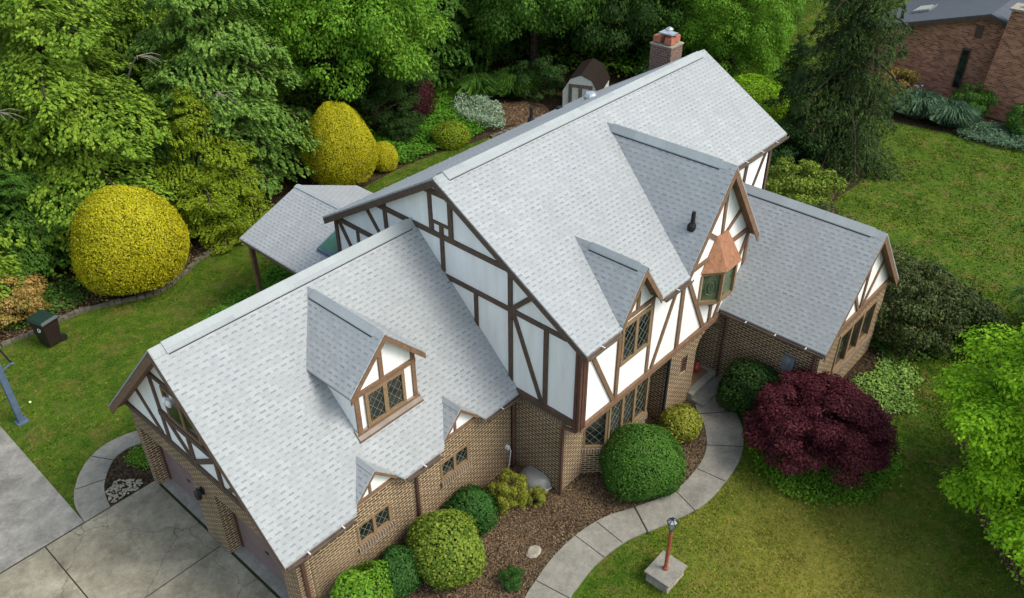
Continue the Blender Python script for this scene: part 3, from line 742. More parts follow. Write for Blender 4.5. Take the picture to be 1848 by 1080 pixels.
mb = MB(); mb.box((15.05, WY - .09, 0.77), (17.92, WY + .05, 0.945)); mb.build('brick_sill', 'brick_sill', f)
# meter box
mb = MB(); mb.box((13.86, -7.85, 1.50), (13.98, -7.50, 1.98)); mb.lathe((13.92, -7.67, 1.60), [(.02, 0), (.11, .02), (.12, .2), (.10, .3), (.02, .33)], 10); hb(mb, 'electric_meter', 'gutter_grey', bevel=.01)

# --- gutters
def gutter(p, q, n_, strap=True):
    d = (Vector(q) - Vector(p)); nv = Vector(n_)
    g = MB()
    a = Vector(p); L = d.length; dd = d.normalized()
    prof = [(0, 0), (0.02, -.10), (0.09, -.10), (0.12, 0.0), (0.105, 0.0), (0.08, -.085), (0.03, -.085), (0.015, 0)]
    g.prism([a + nv * u + Vector((0, 0, w)) for u, w in prof], dd * L)
    o = g.build('gutter', 'gutter', H); o.location = (-7, 0, 0)
    if strap:
        k = 0.5
        while k < L:
            s_ = MB(); c = a + dd * k + Vector((0, 0, 0.004)); s_.prism([c, c + nv * .12, c + nv * .12 + dd * .03, c + dd * .03], (0, 0, .006)); k += 0.9
            s_.build('gutter_strap', 'drip', o)
for args in (((0.05, -3.62, 2.71), (1.78, -3.62, 2.71), (0, -1, 0)), ((3.32, -3.62, 2.71), (4.35, -3.62, 2.71), (0, -1, 0)), ((5.92, -3.62, 2.71), (7.12, -3.62, 2.71), (0, -1, 0)),
             ((6.92, -5.80, 5.17), (8.15, -5.80, 5.17), (0, -1, 0)), ((9.95, -5.80, 5.17), (11.12, -5.80, 5.17), (0, -1, 0)), ((14.75, -4.34, 6.05), (18.66, -4.34, 6.05), (0, -1, 0)),
             ((13.67, -8.68, 2.70), (13.67, -5.55, 2.70), (-1, 0, 0)), ((0.05, 3.62, 2.71), (7.1, 3.62, 2.71), (0, 1, 0)), ((6.95, 3.46, 5.17), (18.6, 3.46, 5.17), (0, 1, 0)), ((18.52, -8.68, 2.70), (18.52, -4.1, 2.70), (1, 0, 0))):
    gutter(*args)
def spout(pts, r=0.04, name='downspout', mat='trim'):
    g = MB(); g.tube(pts, r, 6); return hb(g, name, mat)
spout([(3.76, -3.70, 2.64), (3.76, -3.42, 2.50), (3.76, -3.41, 0.1)])
spout([(0.50, -3.70, 2.64), (0.50, -3.42, 2.45), (0.50, -3.41, 0.1)], 0.045)
spout([(7.08, -3.70, 2.60), (7.10, -3.45, 2.50), (7.10, -3.44, 0.05)], 0.045)
g = MB()
for (dx, dy_) in ((-.045, .05), (-.045, -.045), (.05, -.055), (.14, -.055)): g.box((7.155 + dx - .042, -5.47 + dy_ - .042, 2.62), (7.155 + dx + .042, -5.47 + dy_ + .042, 5.0))
g.box((7.02, -5.60, 4.98), (7.36, -5.42, 5.10))
hb(g, 'corner_downspout', 'trim', bevel=0.01)
spout([(7.14, -5.52, 2.66), (7.12, -5.45, 2.55), (7.08, -5.08, 2.50), (7.16, -5.03, 2.40), (7.16, -5.03, 0.05)], 0.05)
spout([(11.12, -5.52, 2.45), (11.12, -5.51, 0.1)], 0.05, mat='vent_dark')
spout([(13.62, -5.72, 2.64), (13.90, -5.62, 2.50), (13.90, -5.62, 0.1)], 0.045)
spout([(13.62, -8.3, 2.64), (13.92, -8.36, 2.45), (13.92, -8.36, 0.1)], 0.045)
# --- chimney on the far gable
mb = MB(); mb.box((18.70, 0.05, 0), (19.38, 0.85, 7.72)); ch = hb(mb, 'chimney', 'old_brick')
mb = MB(); mb.box((18.67, 0.02, 7.722), (19.41, 0.88, 7.765)); mb.build('chimney_crown', 'stone', ch)
mb = MB(); mb.box((18.74, 0.10, 7.802), (19.0, 0.36, 8.0)); mb.box((18.74, 0.54, 7.802), (19.0, 0.80, 8.0)); mb.box((19.05, 0.14, 7.802), (19.33, 0.78, 8.02)); mb.build('flue', 'terracotta', ch)
mb = MB(); mb.box((18.76, 0.10, 8.10), (19.10, 0.62, 8.14)); mb.lathe((19.17, 0.48, 8.03), [(.13, 0), (.13, .14), (.06, .19), (0.01, .20)], 12)
for p in ((18.8, .14), (19.06, .14), (18.8, .58), (19.06, .58)): mb.box((p[0] - .01, p[1] - .01, 8.0), (p[0] + .01, p[1] + .01, 8.1))
mb.build('chimney_cap', 'metal', ch)
# --- roof vents
def vent_pipe(x, y, z, h, name='vent_pipe'):
    g = MB(); g.lathe((x, y, z - .1), [(.13, 0), (.12, .12), (.06, .2), (.05, .2 + h), (.0, .2 + h)], 10); return hb(g, name, 'vent_dark', smooth=False)
vent_pipe(11.78, -5.30, 6.18, 0.30); vent_pipe(15.5, 3.25, 5.40, 0.35)
g = MB(); g.lathe((15.9, 1.12, 6.60), [(.22, 0), (.23, .10), (.16, .2), (.02, .22)], 12); hb(g, 'roof_vent', 'metal')
g = MB(); g.lathe((16.4, 2.75, 5.64), [(.13, 0), (.12, .08), (.02, .12)], 10); hb(g, 'roof_vent', 'vent_dark')
# --- patio roof behind
a_ = 0.395
mb = MB(); chevron(mb, 'y', 9.21, 3.718, 2.45, 2.75, 3.31, 8.15, 0.05)
pr = hb(mb, 'patio_roof', 'shingle')
mb = MB(); chevron(mb, 'y', 9.21, 3.66, 2.42, 2.70, 3.31, 8.12, 0.12); mb.build('soffit', 'timber_warm', pr)
mb = MB(); chevron(mb, 'y', 9.21, 3.75, 0.12, 3.70, 3.35, 8.16, 0.02); mb.build('ridge_cap', 'shingle_cap', pr)
for px, py in ((6.98, 7.9), (6.98, 5.0), (11.45, 7.9), (11.45, 5.0)):
    mb = MB(); mb.box((px - .07, py - .07, 0), (px + .07, py + .07, 2.66)); hb(mb, 'patio_post', 'timber_warm')
zs_ = lambda x: 2.75 + a_ * (x - 6.76)
mb = MB(); mb.prism([(7.62, 4.35, zs_(7.62) + .02), (8.75, 4.35, zs_(8.75) + .02), (8.75, 5.12, zs_(8.75) + .02), (7.62, 5.12, zs_(7.62) + .02)], (0, 0, .10)); sk = hb(mb, 'skylight', 'steel')
mb = MB(); mb.prism([(7.67, 4.40, zs_(7.67) + .122), (8.70, 4.40, zs_(8.70) + .122), (8.70, 5.07, zs_(8.70) + .122), (7.67, 5.07, zs_(7.67) + .122)], (0, 0, .01)); mb.build('pane', 'green_glass', sk)
# security light and garage lantern
g = MB(); g.box((0.30, 0.34, 4.66), (0.37, 0.44, 4.76)); g.lathe((0.20, 0.46, 4.60), [(.04, 0), (.07, .06), (.05, .14), (.01, .16)], 10); g.lathe((0.20, 0.30, 4.60), [(.04, 0), (.07, .06), (.05, .14), (.01, .16)], 10); g.tube([(0.3, .39, 4.7), (.2, .46, 4.7)], .02); g.tube([(0.3, .39, 4.7), (.2, .30, 4.7)], .02); g.lathe((0.24, 0.38, 4.48), [(.02, 0), (.05, .04), (.03, .1)], 8)
hb(g, 'security_light', 'white_pl', smooth=True)
g = MB(); g.box((0.30, 0.20, 1.80), (0.36, 0.30, 2.0)); g.lathe((0.22, 0.25, 1.68), [(.03, 0), (.07, .05), (.095, .25), (.10, .27), (.02, .36), (.01, .40)], 6); ln = hb(g, 'wall_lantern', 'black')
g = MB(); g.box((6.87, -3.46, 0.80), (6.95, -3.36, 0.90)); g.tube([(6.92, -3.48, .85), (6.92, -3.52, .78), (6.9, -3.45, .1)], 0.012); hb(g, 'hose_tap', 'white_pl')

# ------------------------------------------------------------------ ground sheets
def cat(pts, n=8, closed=False):
    out = []; P = [Vector((*p, 0)) for p in pts]; N = len(P)
    rngi = range(N if closed else N - 1)
    for i in rngi:
        p0, p1, p2, p3 = (P[(i - 1) % N] if closed or i > 0 else P[0]), P[i], P[(i + 1) % N], (P[(i + 2) % N] if closed or i + 2 < N else P[-1])
        for k in range(n):
            t = k / n
            q = 0.5 * ((2 * p1) + (-p0 + p2) * t + (2 * p0 - 5 * p1 + 4 * p2 - p3) * t * t + (-p0 + 3 * p1 - 3 * p2 + p3) * t ** 3)
            out.append((q.x, q.y))
    if not closed: out.append((P[-1].x, P[-1].y))
    return out
SHEETS = {}
def sheet(name, poly, z, mat, thick=0.0, kind='structure', label=None, cat_=None):
    SHEETS[name] = poly
    me = MB()
    if thick: me.prism([(x, y, z - thick) for x, y in poly], (0, 0, thick))
    else: me.add([(x, y, z) for x, y in poly], [tuple(range(len(poly)))])
    o = me.build(name, mat)
    return tag(o, label, cat_, None, kind)
sheet('lawn', [(-150, -150), (250, -150), (250, 250), (-150, 250)], 0.0, 'lawn')
sheet('driveway', [(-1.56, 3.33), (0.36, 3.33), (0.36, -3.36), (-0.6, -4.2), (-2, -16), (-30, -16), (-30, 3.33)], 0.03, 'concrete', 0.05)
sheet('garage_apron', [(0.43, 3.10), (0.74, 3.10), (0.74, -3.0), (0.43, -3.0)], 0.045, 'apron', 0.04)
sheet('concrete_pad', [(-14, 3.37), (-1.56, 3.37), (-1.50, 8.55), (-14, 8.9)], 0.045, 'pad', 0.06)
mb = MB()
mb.box((-2.575, -16, 0.0), (-2.545, 3.33, 0.033)); mb.box((-12, 0.13, 0.0), (0.3, 0.15, 0.034)); mb.box((-12, 3.335, 0), (0.3, 3.365, 0.031)); mb.box((0.39, -3.0, 0.0), (0.425, 3.2, 0.036))
mb.box((-12, -6.3, 0.0), (-0.8, -6.28, 0.0345))
tag(mb.build('driveway_joints', 'joint'), kind='structure')
wl = cat([(12.60, -5.70), (12.3, -5.95), (11.95, -6.4), (11.2, -6.95), (10.4, -7.18), (9.2, -7.18), (8.05, -6.72), (7.3, -6.35), (6.4, -6.17), (5.5, -6.17), (4.7, -6.30), (4.0, -6.5), (2.6, -7.3), (1.4, -8.5), (0.3, -10.0)], 6)
wrr = cat([(13.75, -5.70), (13.5, -6.1), (13.05, -6.75), (12.4, -7.4), (11.5, -7.85), (10.4, -8.02), (9.3, -8.0), (8.1, -7.62), (7.1, -7.22), (6.1, -7.08), (5.3, -7.14), (4.7, -7.28), (3.3, -8.1), (2.2, -9.2), (1.2, -10.6)], 6)
sheet('path', wl + wrr[::-1], 0.05, 'walk', 0.06)
mb = MB()
for (a, b) in (((8.1, -6.7), (7.6, -7.5)), ((9.25, -7.2), (9.0, -7.98)), ((10.3, -7.2), (10.4, -8.0)), ((11.25, -6.93), (11.85, -7.7)), ((12.2, -6.1), (13.0, -6.82)), ((6.35, -6.17), (6.3, -7.10)), ((4.7, -6.31), (4.85, -7.24)), ((7.05, -6.3), (6.95, -7.17))):
    A, B = Vector((*a, 0)), Vector((*b, 0)); d = (B - A).normalized(); n_ = Vector((-d.y, d.x, 0)) * (0.022 if a[0] == 8.1 else 0.011)
    mb.prism([A + n_ + Vector((0, 0, .04)), B + n_ + Vector((0, 0, .04)), B - n_ + Vector((0, 0, .04)), A - n_ + Vector((0, 0, .04))], (0, 0, 0.0135))
tag(mb.build('path_joints', 'joint'), kind='structure')
so = cat([(2.6, 4.5), (1.7, 5.05), (0.9, 5.5), (0.1, 5.6), (-0.6, 5.3), (-1.15, 4.7), (-1.45, 4.1), (-1.55, 3.36)], 6)
si = cat([(2.5, 3.7), (1.4, 4.5), (0.7, 4.95), (0.2, 4.97), (-0.2, 4.7), (-0.6, 4.2), (-0.78, 3.75), (-0.86, 3.36)], 6)
sheet('side_path', so + si[::-1], 0.045, 'walk', 0.05)
mb = MB()
for (a, b) in (((1.25, 5.3), (1.05, 4.75)), ((-0.35, 5.48), (0.0, 4.85)), ((-1.2, 4.6), (-.5, 4.35))):
    A, B = Vector((*a, .04)), Vector((*b, .04)); d = (B - A).normalized(); n_ = Vector((-d.y, d.x, 0)) * 0.011
    mb.prism([A + n_, B + n_, B - n_, A - n_], (0, 0, 0.0085))
tag(mb.build('side_path_joints', 'joint'), kind='structure')
sheet('side_bed', si + [(0.4, 3.34), (7.1, 3.34), (7.1, 3.6), (2.5, 3.6)], 0.012, 'soil')
bedpoly = [(0.3, -3.3), (7.3, -3.3), (7.3, -4.9), (11.3, -4.9), (11.3, -5.4), (12.62, -5.4)] + wl + [(-0.2, -8.0), (-0.3, -4.5)]
sheet('mulch_bed', bedpoly, 0.020, 'mulch')
back = [(-30, 15), (-6, 12.9)] + cat([(-3, 12.5), (0.1, 12.5), (1.1, 12.4), (2.1, 12.45), (3.0, 12.3), (3.9, 11.9), (5.1, 11.5), (6.3, 11.9), (7.4, 12.4), (9.2, 12.3), (11.7, 12.0), (14.5, 12.1), (17.3, 12.35), (19.7, 12.1), (21.5, 11.7), (24.5, 11.2), (27.0, 11.2), (29.5, 9.0), (31.5, 5.0), (33.5, 4.2), (36, 7.5), (40, 12.5), (60, 38)], 4) + [(90, 70), (60, 150), (-100, 150), (-100, 40)]
sheet('woodland_floor', back, 0.012, 'soil')
sheet('maple_bed', cat([(12.7, -7.7), (11.6, -8.6), (11.35, -9.4), (11.8, -10.3), (12.9, -11.0), (14.2, -10.8), (15.2, -10.2), (16.4, -10.4), (17.9, -9.8), (19.2, -8.6), (19.2, -5), (14.2, -5.2), (13.7, -6.2)], 6, True), 0.014, 'soil')
sheet('right_bed', cat([(11.8, -15.4), (12.5, -14.4), (13.4, -13.5), (14.9, -12.8), (16.5, -12.0), (19, -13), (21, -17), (16, -22), (10, -20)], 6, True), 0.014, 'mulch')
sheet('house_side_bed', cat([(18.6, -8.6), (20.0, -10.3), (22.3, -10.4), (24, -7), (26.5, -3.6), (29.6, -3.4), (31.6, -2.3), (32, 0.5), (29, 2.5), (22, 3.5), (18.6, 1)], 6, True), 0.010, 'soil')
sheet('straw_patch', cat([(28.9, -2.3), (30.2, -3.2), (31.2, -2.2), (30.6, -1.0), (29.2, -1.1)], 6, True), 0.020, 'rust')
sheet('bare_mulch', cat([(23.6, 12.4), (24.6, 11.35), (26.2, 11.3), (26.9, 12.4), (26.2, 13.6), (24.6, 14.0)], 6, True), 0.020, 'rust')
sheet('neighbour_bed', cat([(36.5, -1.5), (36.9, -4.2), (36.9, -6.8), (38.5, -8.6), (41, -8.6), (41, 2.5), (37.5, 1)], 6, True), 0.012, 'soil')

# bed edging
mb = MB(); ed = cat([(-3, 12.42), (0.1, 12.42), (1.1, 12.32), (2.1, 12.37), (3.0, 12.22), (3.9, 11.82), (5.1, 11.42), (6.3, 11.82), (7.4, 12.32), (9.0, 12.22)], 5)
for i in range(0, len(ed) - 1):
    A, B = Vector((*ed[i], 0)), Vector((*ed[i + 1], 0)); d = B - A; n_ = Vector((-d.y, d.x, 0)).normalized() * random.uniform(.06, .10)
    B = A + d * 0.93; h = random.uniform(.08, .15)
    mb.prism([A - n_, B - n_ * random.uniform(.8, 1.1), B + n_, A + n_ * random.uniform(.8, 1.1)], (0, 0, h))
tag(mb.build('bed_edging', 'edging'), 'low weathered stone edging along the tree bed behind the left lawn', 'edging')
mb = MB(); ed = cat([(22.2, 11.5), (23.5, 11.25), (24.6, 11.1), (26.4, 11.1)], 5)
for i in range(0, len(ed) - 1):
    A, B = Vector((*ed[i], 0)), Vector((*ed[i + 1], 0)); d = B - A; n_ = Vector((-d.y, d.x, 0)).normalized() * .10
    mb.prism([A - n_, A + d * .9 - n_, A + d * .9 + n_, A + n_], (0, 0, random.uniform(.10, .18)))
tag(mb.build('bed_edging', 'edging'), 'short stone edging beside the brown straw patch near the shed', 'edging')
# ------------------------------------------------------------------ vegetation builders
def unit(v): return v / np.maximum(np.linalg.norm(v, axis=-1, keepdims=True), 1e-9)
def leaf_mesh(name, Cn, Nn, S, T=None, aspect=0.55, slots=1):
    """one kite-shaped leaf per centre. Cn centres, Nn normals, S lengths, T preferred leaf direction"""
    n = len(Cn); Nn = unit(Nn)
    if T is None: T = rng.normal(size=(n, 3))
    T = unit(T - Nn * np.sum(T * Nn, axis=1, keepdims=True)); B = np.cross(Nn, T)
    s = S[:, None]
    V = np.empty((n, 4, 3))
    V[:, 0] = Cn - T * s * .5
    V[:, 1] = Cn + B * s * aspect * .5 + T * s * .05
    V[:, 2] = Cn + T * s * .5 - Nn * s * .10
    V[:, 3] = Cn - B * s * aspect * .5 + T * s * .05
    me = bpy.data.meshes.new(name)
    me.vertices.add(4 * n); me.vertices.foreach_set('co', V.ravel())
    me.loops.add(4 * n); me.loops.foreach_set('vertex_index', np.arange(4 * n, dtype=np.int32))
    me.polygons.add(n); me.polygons.foreach_set('loop_start', np.arange(0, 4 * n, 4, dtype=np.int32))
    me.update(calc_edges=True); me.validate()
    me.materials.append(None)
    return me
def set_mat(o, mat):
    o.material_slots[0].link = 'OBJECT'; o.material_slots[0].material = mat

def fan_crown(name, h, r, nb, per, seed, droop=0.10, leaf=0.17, z0=0.12, power=0.8, flat=0.5, hang=0.25, ragged=0.4, aspect=0.6):
    """tiers of drooping fan-shaped boughs round a trunk"""
    g = np.random.default_rng(seed)
    Cs, Ns, Ts, Ss = [], [], [], []; limbs = []
    for i in range(nb):
        f = (i + g.random()) / nb
        z = h * (z0 + (1 - z0) * f)
        L = r * (max(0.05, 1 - f ** 1.25) ** power) * g.uniform(1 - ragged, 1.08) + 0.25
        az = i * 2.399963 + g.normal(0, .35)
        d = np.array([math.cos(az), math.sin(az)]); side = np.array([-d[1], d[0]])
        rise = g.uniform(.05, .35); dr = droop * g.uniform(.7, 1.5)
        m_ = max(60, int(per * (L / r) ** 1.3))
        # twigs leave the bough in pairs
        nt = max(5, int(L / 0.30))
        t = (g.integers(1, nt + 1, m_) + g.normal(0, .16, m_)) / nt
        t = np.clip(t, 0.12, 1.04)
        w = flat * L * np.clip(np.sin(np.pi * (0.18 + 0.80 * t)) ** .7, 0.05, 1) * g.uniform(.8, 1.1)
        sg = np.where(g.random(m_) < .5, -1, 1); q = g.random(m_) ** 0.75
        s = sg * q * w
        a = L * t + np.abs(s) * 0.45
        ph = g.uniform(0, 6.28, 3); a = a + .10 * L * np.sin(s * 4 / (L * .4 + .3) + ph[0]) * q
        zz = z + .10 * np.sin(a * 5 + ph[1]) + .10 * np.sin(s * 6 + ph[2]) + rise * a - dr * a ** 2 / max(1, L * .35) - hang * s ** 2 / (w + .3) + g.normal(0, .06, m_)
        P = np.stack([d[0] * a + side[0] * s, d[1] * a + side[1] * s, zz], 1)
        slope = rise - 2 * dr * a / max(1, L * .35)
        T = np.stack([d[0] * .6 + side[0] * sg * .8, d[1] * .6 + side[1] * sg * .8, slope * .6 - 0.30 - .3 * q], 1) + g.normal(0, .25, (m_, 3))
        N = np.stack([d[0] * .25 + side[0] * sg * .25 * q, d[1] * .25 + side[1] * sg * .25 * q, np.ones(m_)], 1) + g.normal(0, .35, (m_, 3))
        Cs.append(P); Ns.append(N); Ts.append(T); Ss.append(leaf * g.uniform(.6, 1.3, m_))
        # hanging skirt leaves under the bough
        if L > r * .25:
            xs = [L * k for k in (0, .35, .7, 1)]
            limbs.append([(d[0] * x, d[1] * x, z + rise * x - dr * x * x / max(1, L * .35)) for x in xs])
    me = leaf_mesh(name, np.concatenate(Cs), np.concatenate(Ns), np.concatenate(Ss), np.concatenate(Ts), aspect)
    return me, limbs

def blob_crown(name, rx, ry, rz, nclump, per, seed, cr=0.8, leaf=0.16, up=0.5, inner=0.25, ragged=.15, low=-0.6):
    """clumps of leaves spread over and through an ellipsoid"""
    g = np.random.default_rng(seed)
    v = unit(g.normal(size=(nclump * 3, 3))); v = v[v[:, 2] > low][:nclump]
    k = len(v); rad = np.where(g.random(k) < inner, g.uniform(.35, .75, k), g.uniform(1 - ragged * 1.6, 1 + ragged * .5, k))
    cc = v * rad[:, None] * np.array([rx, ry, rz])
    Cs, Ns, Ss, Ts = [], [], [], []
    for i in range(k):
        c = cc[i]; R = cr * g.uniform(.6, 1.25); m_ = int(per * (R / cr) ** 2)
        u = unit(g.normal(size=(m_, 3)) + v[i] * .5 + np.array([0, 0, up]))
        rr = R * g.uniform(.55, 1.05, m_)
        P = c + u * rr[:, None] * np.array([1.15, 1.15, .7])
        Cs.append(P); Ns.append(u + g.normal(0, .45, (m_, 3)) + np.array([0, 0, .4])); Ss.append(leaf * g.uniform(.6, 1.3, m_))
        Ts.append(u + np.array([0, 0, -.6]) + g.normal(0, .4, (m_, 3)))
    me = leaf_mesh(name, np.concatenate(Cs), np.concatenate(Ns), np.concatenate(Ss), np.concatenate(Ts))
    return me, [c for c in cc]

def shell_crown(name, n, seed, leaf, depth=0.10, egg=0.0, rough=0.05, bump=3.0, aspect=.6, upright=0.3, zmin=-0.55, hole=9.0):
    """clipped shrub: unit-size dense shell of small leaves; egg narrows the top"""
    g = np.random.default_rng(seed)
    u = unit(g.normal(size=(int(n * 1.6), 3))); u = u[u[:, 2] > zmin][:n]
    f = np.zeros(len(u))
    for q in range(14):
        w = unit(g.normal(size=3)) * g.uniform(2, 2 + bump * 2); f += np.sin(u @ w + g.uniform(0, 6.28)) / 5
    R = 1 + rough * f - depth * g.random(len(u)) ** 2.0
    R += np.where(g.random(len(u)) < .05, g.uniform(0, .05, len(u)), 0)
    R = R + np.where((g.random(len(u)) < .03) & (f > -.1), g.uniform(.02, .09, len(u)), 0) - .05 * np.clip(-f - .35, 0, 1)
    kp = (f < hole) | (u[:, 2] > .05) | (g.random(len(u)) < .15); u, R = u[kp], R[kp]
    P = u * R[:, None]
    if egg: P[:, :2] *= (1 - egg * np.clip(P[:, 2:3] + .1, 0, 1.2))
    N = u + g.normal(0, .38, u.shape)
    T = g.normal(0, .6, u.shape) + np.array([0, 0, upright]) + u * .5
    return leaf_mesh(name, P, N, leaf * g.uniform(.6, 1.3, len(u)), T, aspect)

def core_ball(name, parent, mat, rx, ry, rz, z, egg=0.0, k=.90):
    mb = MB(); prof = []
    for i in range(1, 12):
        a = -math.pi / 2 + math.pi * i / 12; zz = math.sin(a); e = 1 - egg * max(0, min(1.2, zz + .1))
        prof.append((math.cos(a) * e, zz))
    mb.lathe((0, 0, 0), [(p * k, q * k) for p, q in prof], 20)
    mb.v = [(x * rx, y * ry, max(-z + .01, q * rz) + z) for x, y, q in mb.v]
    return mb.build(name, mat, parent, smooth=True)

def trunk(parent, h, r, mat='bark', limbs=(), lean=(0, 0), lr=0.35):
    mb = MB()
    pts = [(0, 0, -0.1), (lean[0] * .15, lean[1] * .15, h * .25), (lean[0] * .5, lean[1] * .5, h * .6), (lean[0], lean[1], h)]
    mb.tube(pts, [r * 1.25, r, r * .65, r * .15], 9)
    for lm in limbs:
        n = len(lm); mb.tube(lm, [max(.012, r * lr * (1 - k / n)) for k in range(n)], 5, False)
    return mb.build('trunk', mat, parent, smooth=True)

def crown_obj(parent, me, mat, scale=(1, 1, 1), loc=(0, 0, 0), rz=0.0, name='crown'):
    o = bpy.data.objects.new(name, me); C.objects.link(o); o.parent = parent
    o.scale = scale; o.location = loc; o.rotation_euler = (0, 0, rz); set_mat(o, mat)
    return o

# leaf materials
LM = {
 'fresh': mat_leaf('fresh_green_leaves', (0.050, 0.115, 0.012), (0.125, 0.225, 0.022), (0.28, 0.40, 0.042)),
 'cool': mat_leaf('cool_green_leaves', (0.045, 0.110, 0.020), (0.110, 0.215, 0.035), (0.24, 0.38, 0.070)),
 'olive': mat_leaf('olive_green_leaves', (0.060, 0.115, 0.008), (0.150, 0.225, 0.013), (0.30, 0.36, 0.025)),
 'bright': mat_leaf('bright_green_leaves', (0.045, 0.13, 0.012), (0.10, 0.24, 0.018), (0.20, 0.35, 0.03)),
 'mid': mat_leaf('mid_green_leaves', (0.028, 0.085, 0.014), (0.065, 0.160, 0.022), (0.13, 0.24, 0.035)),
 'deep': mat_leaf('deep_green_leaves', (0.012, 0.036, 0.010), (0.028, 0.068, 0.015), (0.055, 0.105, 0.022)),
 'spruce': mat_leaf('spruce_needles', (0.008, 0.022, 0.008), (0.020, 0.048, 0.012), (0.085, 0.13, 0.030), 0.12),
 'gold': mat_leaf('golden_foliage', (0.17, 0.18, 0.008), (0.43, 0.40, 0.014), (0.62, 0.56, 0.03), 0.25, nscale=2.0),
 'lime': mat_leaf('lime_leaves', (0.09, 0.22, 0.008), (0.19, 0.40, 0.012), (0.33, 0.54, 0.025)),
 'box': mat_leaf('clipped_green_leaves', (0.018, 0.068, 0.010), (0.045, 0.135, 0.018), (0.11, 0.21, 0.03), 0.2, nscale=2.0),
 'holly': mat_leaf('dark_glossy_leaves', (0.010, 0.045, 0.010), (0.026, 0.090, 0.016), (0.060, 0.14, 0.026), 0.15, 0.4, nscale=2.0),
 'azalea': mat_leaf('yellow_green_leaves', (0.038, 0.085, 0.010), (0.10, 0.17, 0.018), (0.25, 0.30, 0.04), 0.2, nscale=2.0),
 'yg': mat_leaf('golden_green_leaves', (0.085, 0.12, 0.012), (0.20, 0.22, 0.025), (0.34, 0.34, 0.05), 0.2, nscale=2.0),
 'red': mat_leaf('burgundy_leaves', (0.024, 0.005, 0.009), (0.064, 0.013, 0.020), (0.135, 0.029, 0.036), 0.18, nscale=1.2),
 'plum': mat_leaf('dark_plum_leaves', (0.018, 0.006, 0.009), (0.045, 0.012, 0.016), (0.085, 0.022, 0.025), 0.15),
 'silver': mat_leaf('silver_green_leaves', (0.12, 0.20, 0.10), (0.24, 0.34, 0.21), (0.40, 0.48, 0.36), 0.2),
 'orange': mat_leaf('orange_green_leaves', (0.075, 0.10, 0.018), (0.24, 0.20, 0.04), (0.50, 0.27, 0.10), 0.2, nscale=1.6),
 'varieg': mat_leaf('variegated_leaves', (0.07, 0.17, 0.02), (0.15, 0.29, 0.045), (0.33, 0.46, 0.12), 0.2),
 'ivy': mat_leaf('ground_ivy_leaves', (0.035, 0.12, 0.010), (0.075, 0.20, 0.016), (0.12, 0.27, 0.025), 0.2),
 'blade': mat_leaf('grass_blades', (0.040, 0.075, 0.008), (0.080, 0.120, 0.012), (0.17, 0.17, 0.028), 0.15),
 'reed': mat_leaf('blue_green_blades', (0.035, 0.075, 0.035), (0.085, 0.155, 0.085), (0.15, 0.24, 0.14), 0.2),
 'rhodo': mat_leaf('rhododendron_leaves', (0.014, 0.034, 0.009), (0.040, 0.070, 0.018), (0.13, 0.13, 0.045), 0.15),
 'chips': mat_leaf('bark_chips', (0.028, 0.018, 0.012), (0.10, 0.060, 0.036), (0.30, 0.20, 0.12), 0.0, 0.9),
}

# prototypes (mesh data shared by repeats)
FA, FAl = fan_crown('bough_crown', 10.0, 4.3, 68, 2500, 11, droop=.12, leaf=.155, flat=.50, ragged=.5)
FB, FBl = fan_crown('bough_crown', 10.0, 4.3, 60, 2800, 12, droop=.15, leaf=.155, flat=.56, ragged=.55, power=.65)
FC, FCl = fan_crown('needle_crown', 10.0, 3.0, 150, 1150, 13, droop=.20, leaf=.14, flat=.32, hang=.9, aspect=.30, power=.85, z0=.03)
BA, BAl = blob_crown('leafy_crown', 3.6, 3.6, 3.9, 200, 480, 21, cr=.78, leaf=.14)
BB, BBl = blob_crown('leafy_crown', 3.6, 3.6, 3.2, 180, 500, 22, cr=.88, leaf=.15, ragged=.3)
BS, BSl = blob_crown('loose_crown', 1.0, 1.0, .85, 60, 150, 23, cr=.30, leaf=.10)
BT, BTl = blob_crown('loose_crown', 1.0, 1.0, .85, 70, 170, 24, cr=.28, leaf=.085, ragged=.25)
BK, BKl = blob_crown('layered_crown', 3.2, 3.2, 4.0, 170, 850, 25, cr=.72, leaf=.115, up=1.0, ragged=.25)

def tree(name, label, cat_, x, y, h, r, me, limbs, mat, kind='fan', rz=0.0, group=None, tr=0.22, z=0.0, zs=None):
    o = empty(name, (x, y, 0), 0, label, cat_, group)
    if kind == 'fan':
        sx = r / (3.0 if me is FC else 4.3); sz = h / 10.0
        crown_obj(o, me, mat, (sx, sx, sz), (0, 0, 0), rz)
        cr_, sn = math.cos(rz), math.sin(rz)
        lm = [[((p[0] * cr_ - p[1] * sn) * sx, (p[0] * sn + p[1] * cr_) * sx, p[2] * sz) for p in L] for L in limbs[::3]]
        trunk(o, h * .97, tr, 'bark', lm)
    else:
        s = r / 3.6; sz = zs if zs else s * (1.28 if x > 25 else 1.0)
        cz = h - 3.9 * sz * .97
        crown_obj(o, me, mat, (s, s, sz), (0, 0, cz), rz)
        cr_, sn = math.cos(rz), math.sin(rz); lm = []
        for c in limbs[::6]:
            e = ((c[0] * cr_ - c[1] * sn) * s, (c[0] * sn + c[1] * cr_) * s, c[2] * sz + cz)
            st = max(.5, min(e[2] - .6, h * .45)); lm.append([(0, 0, st * .8), (e[0] * .5, e[1] * .5, st + (e[2] - st) * .6), e])
        trunk(o, h * .8, tr, 'bark', lm)
    return o

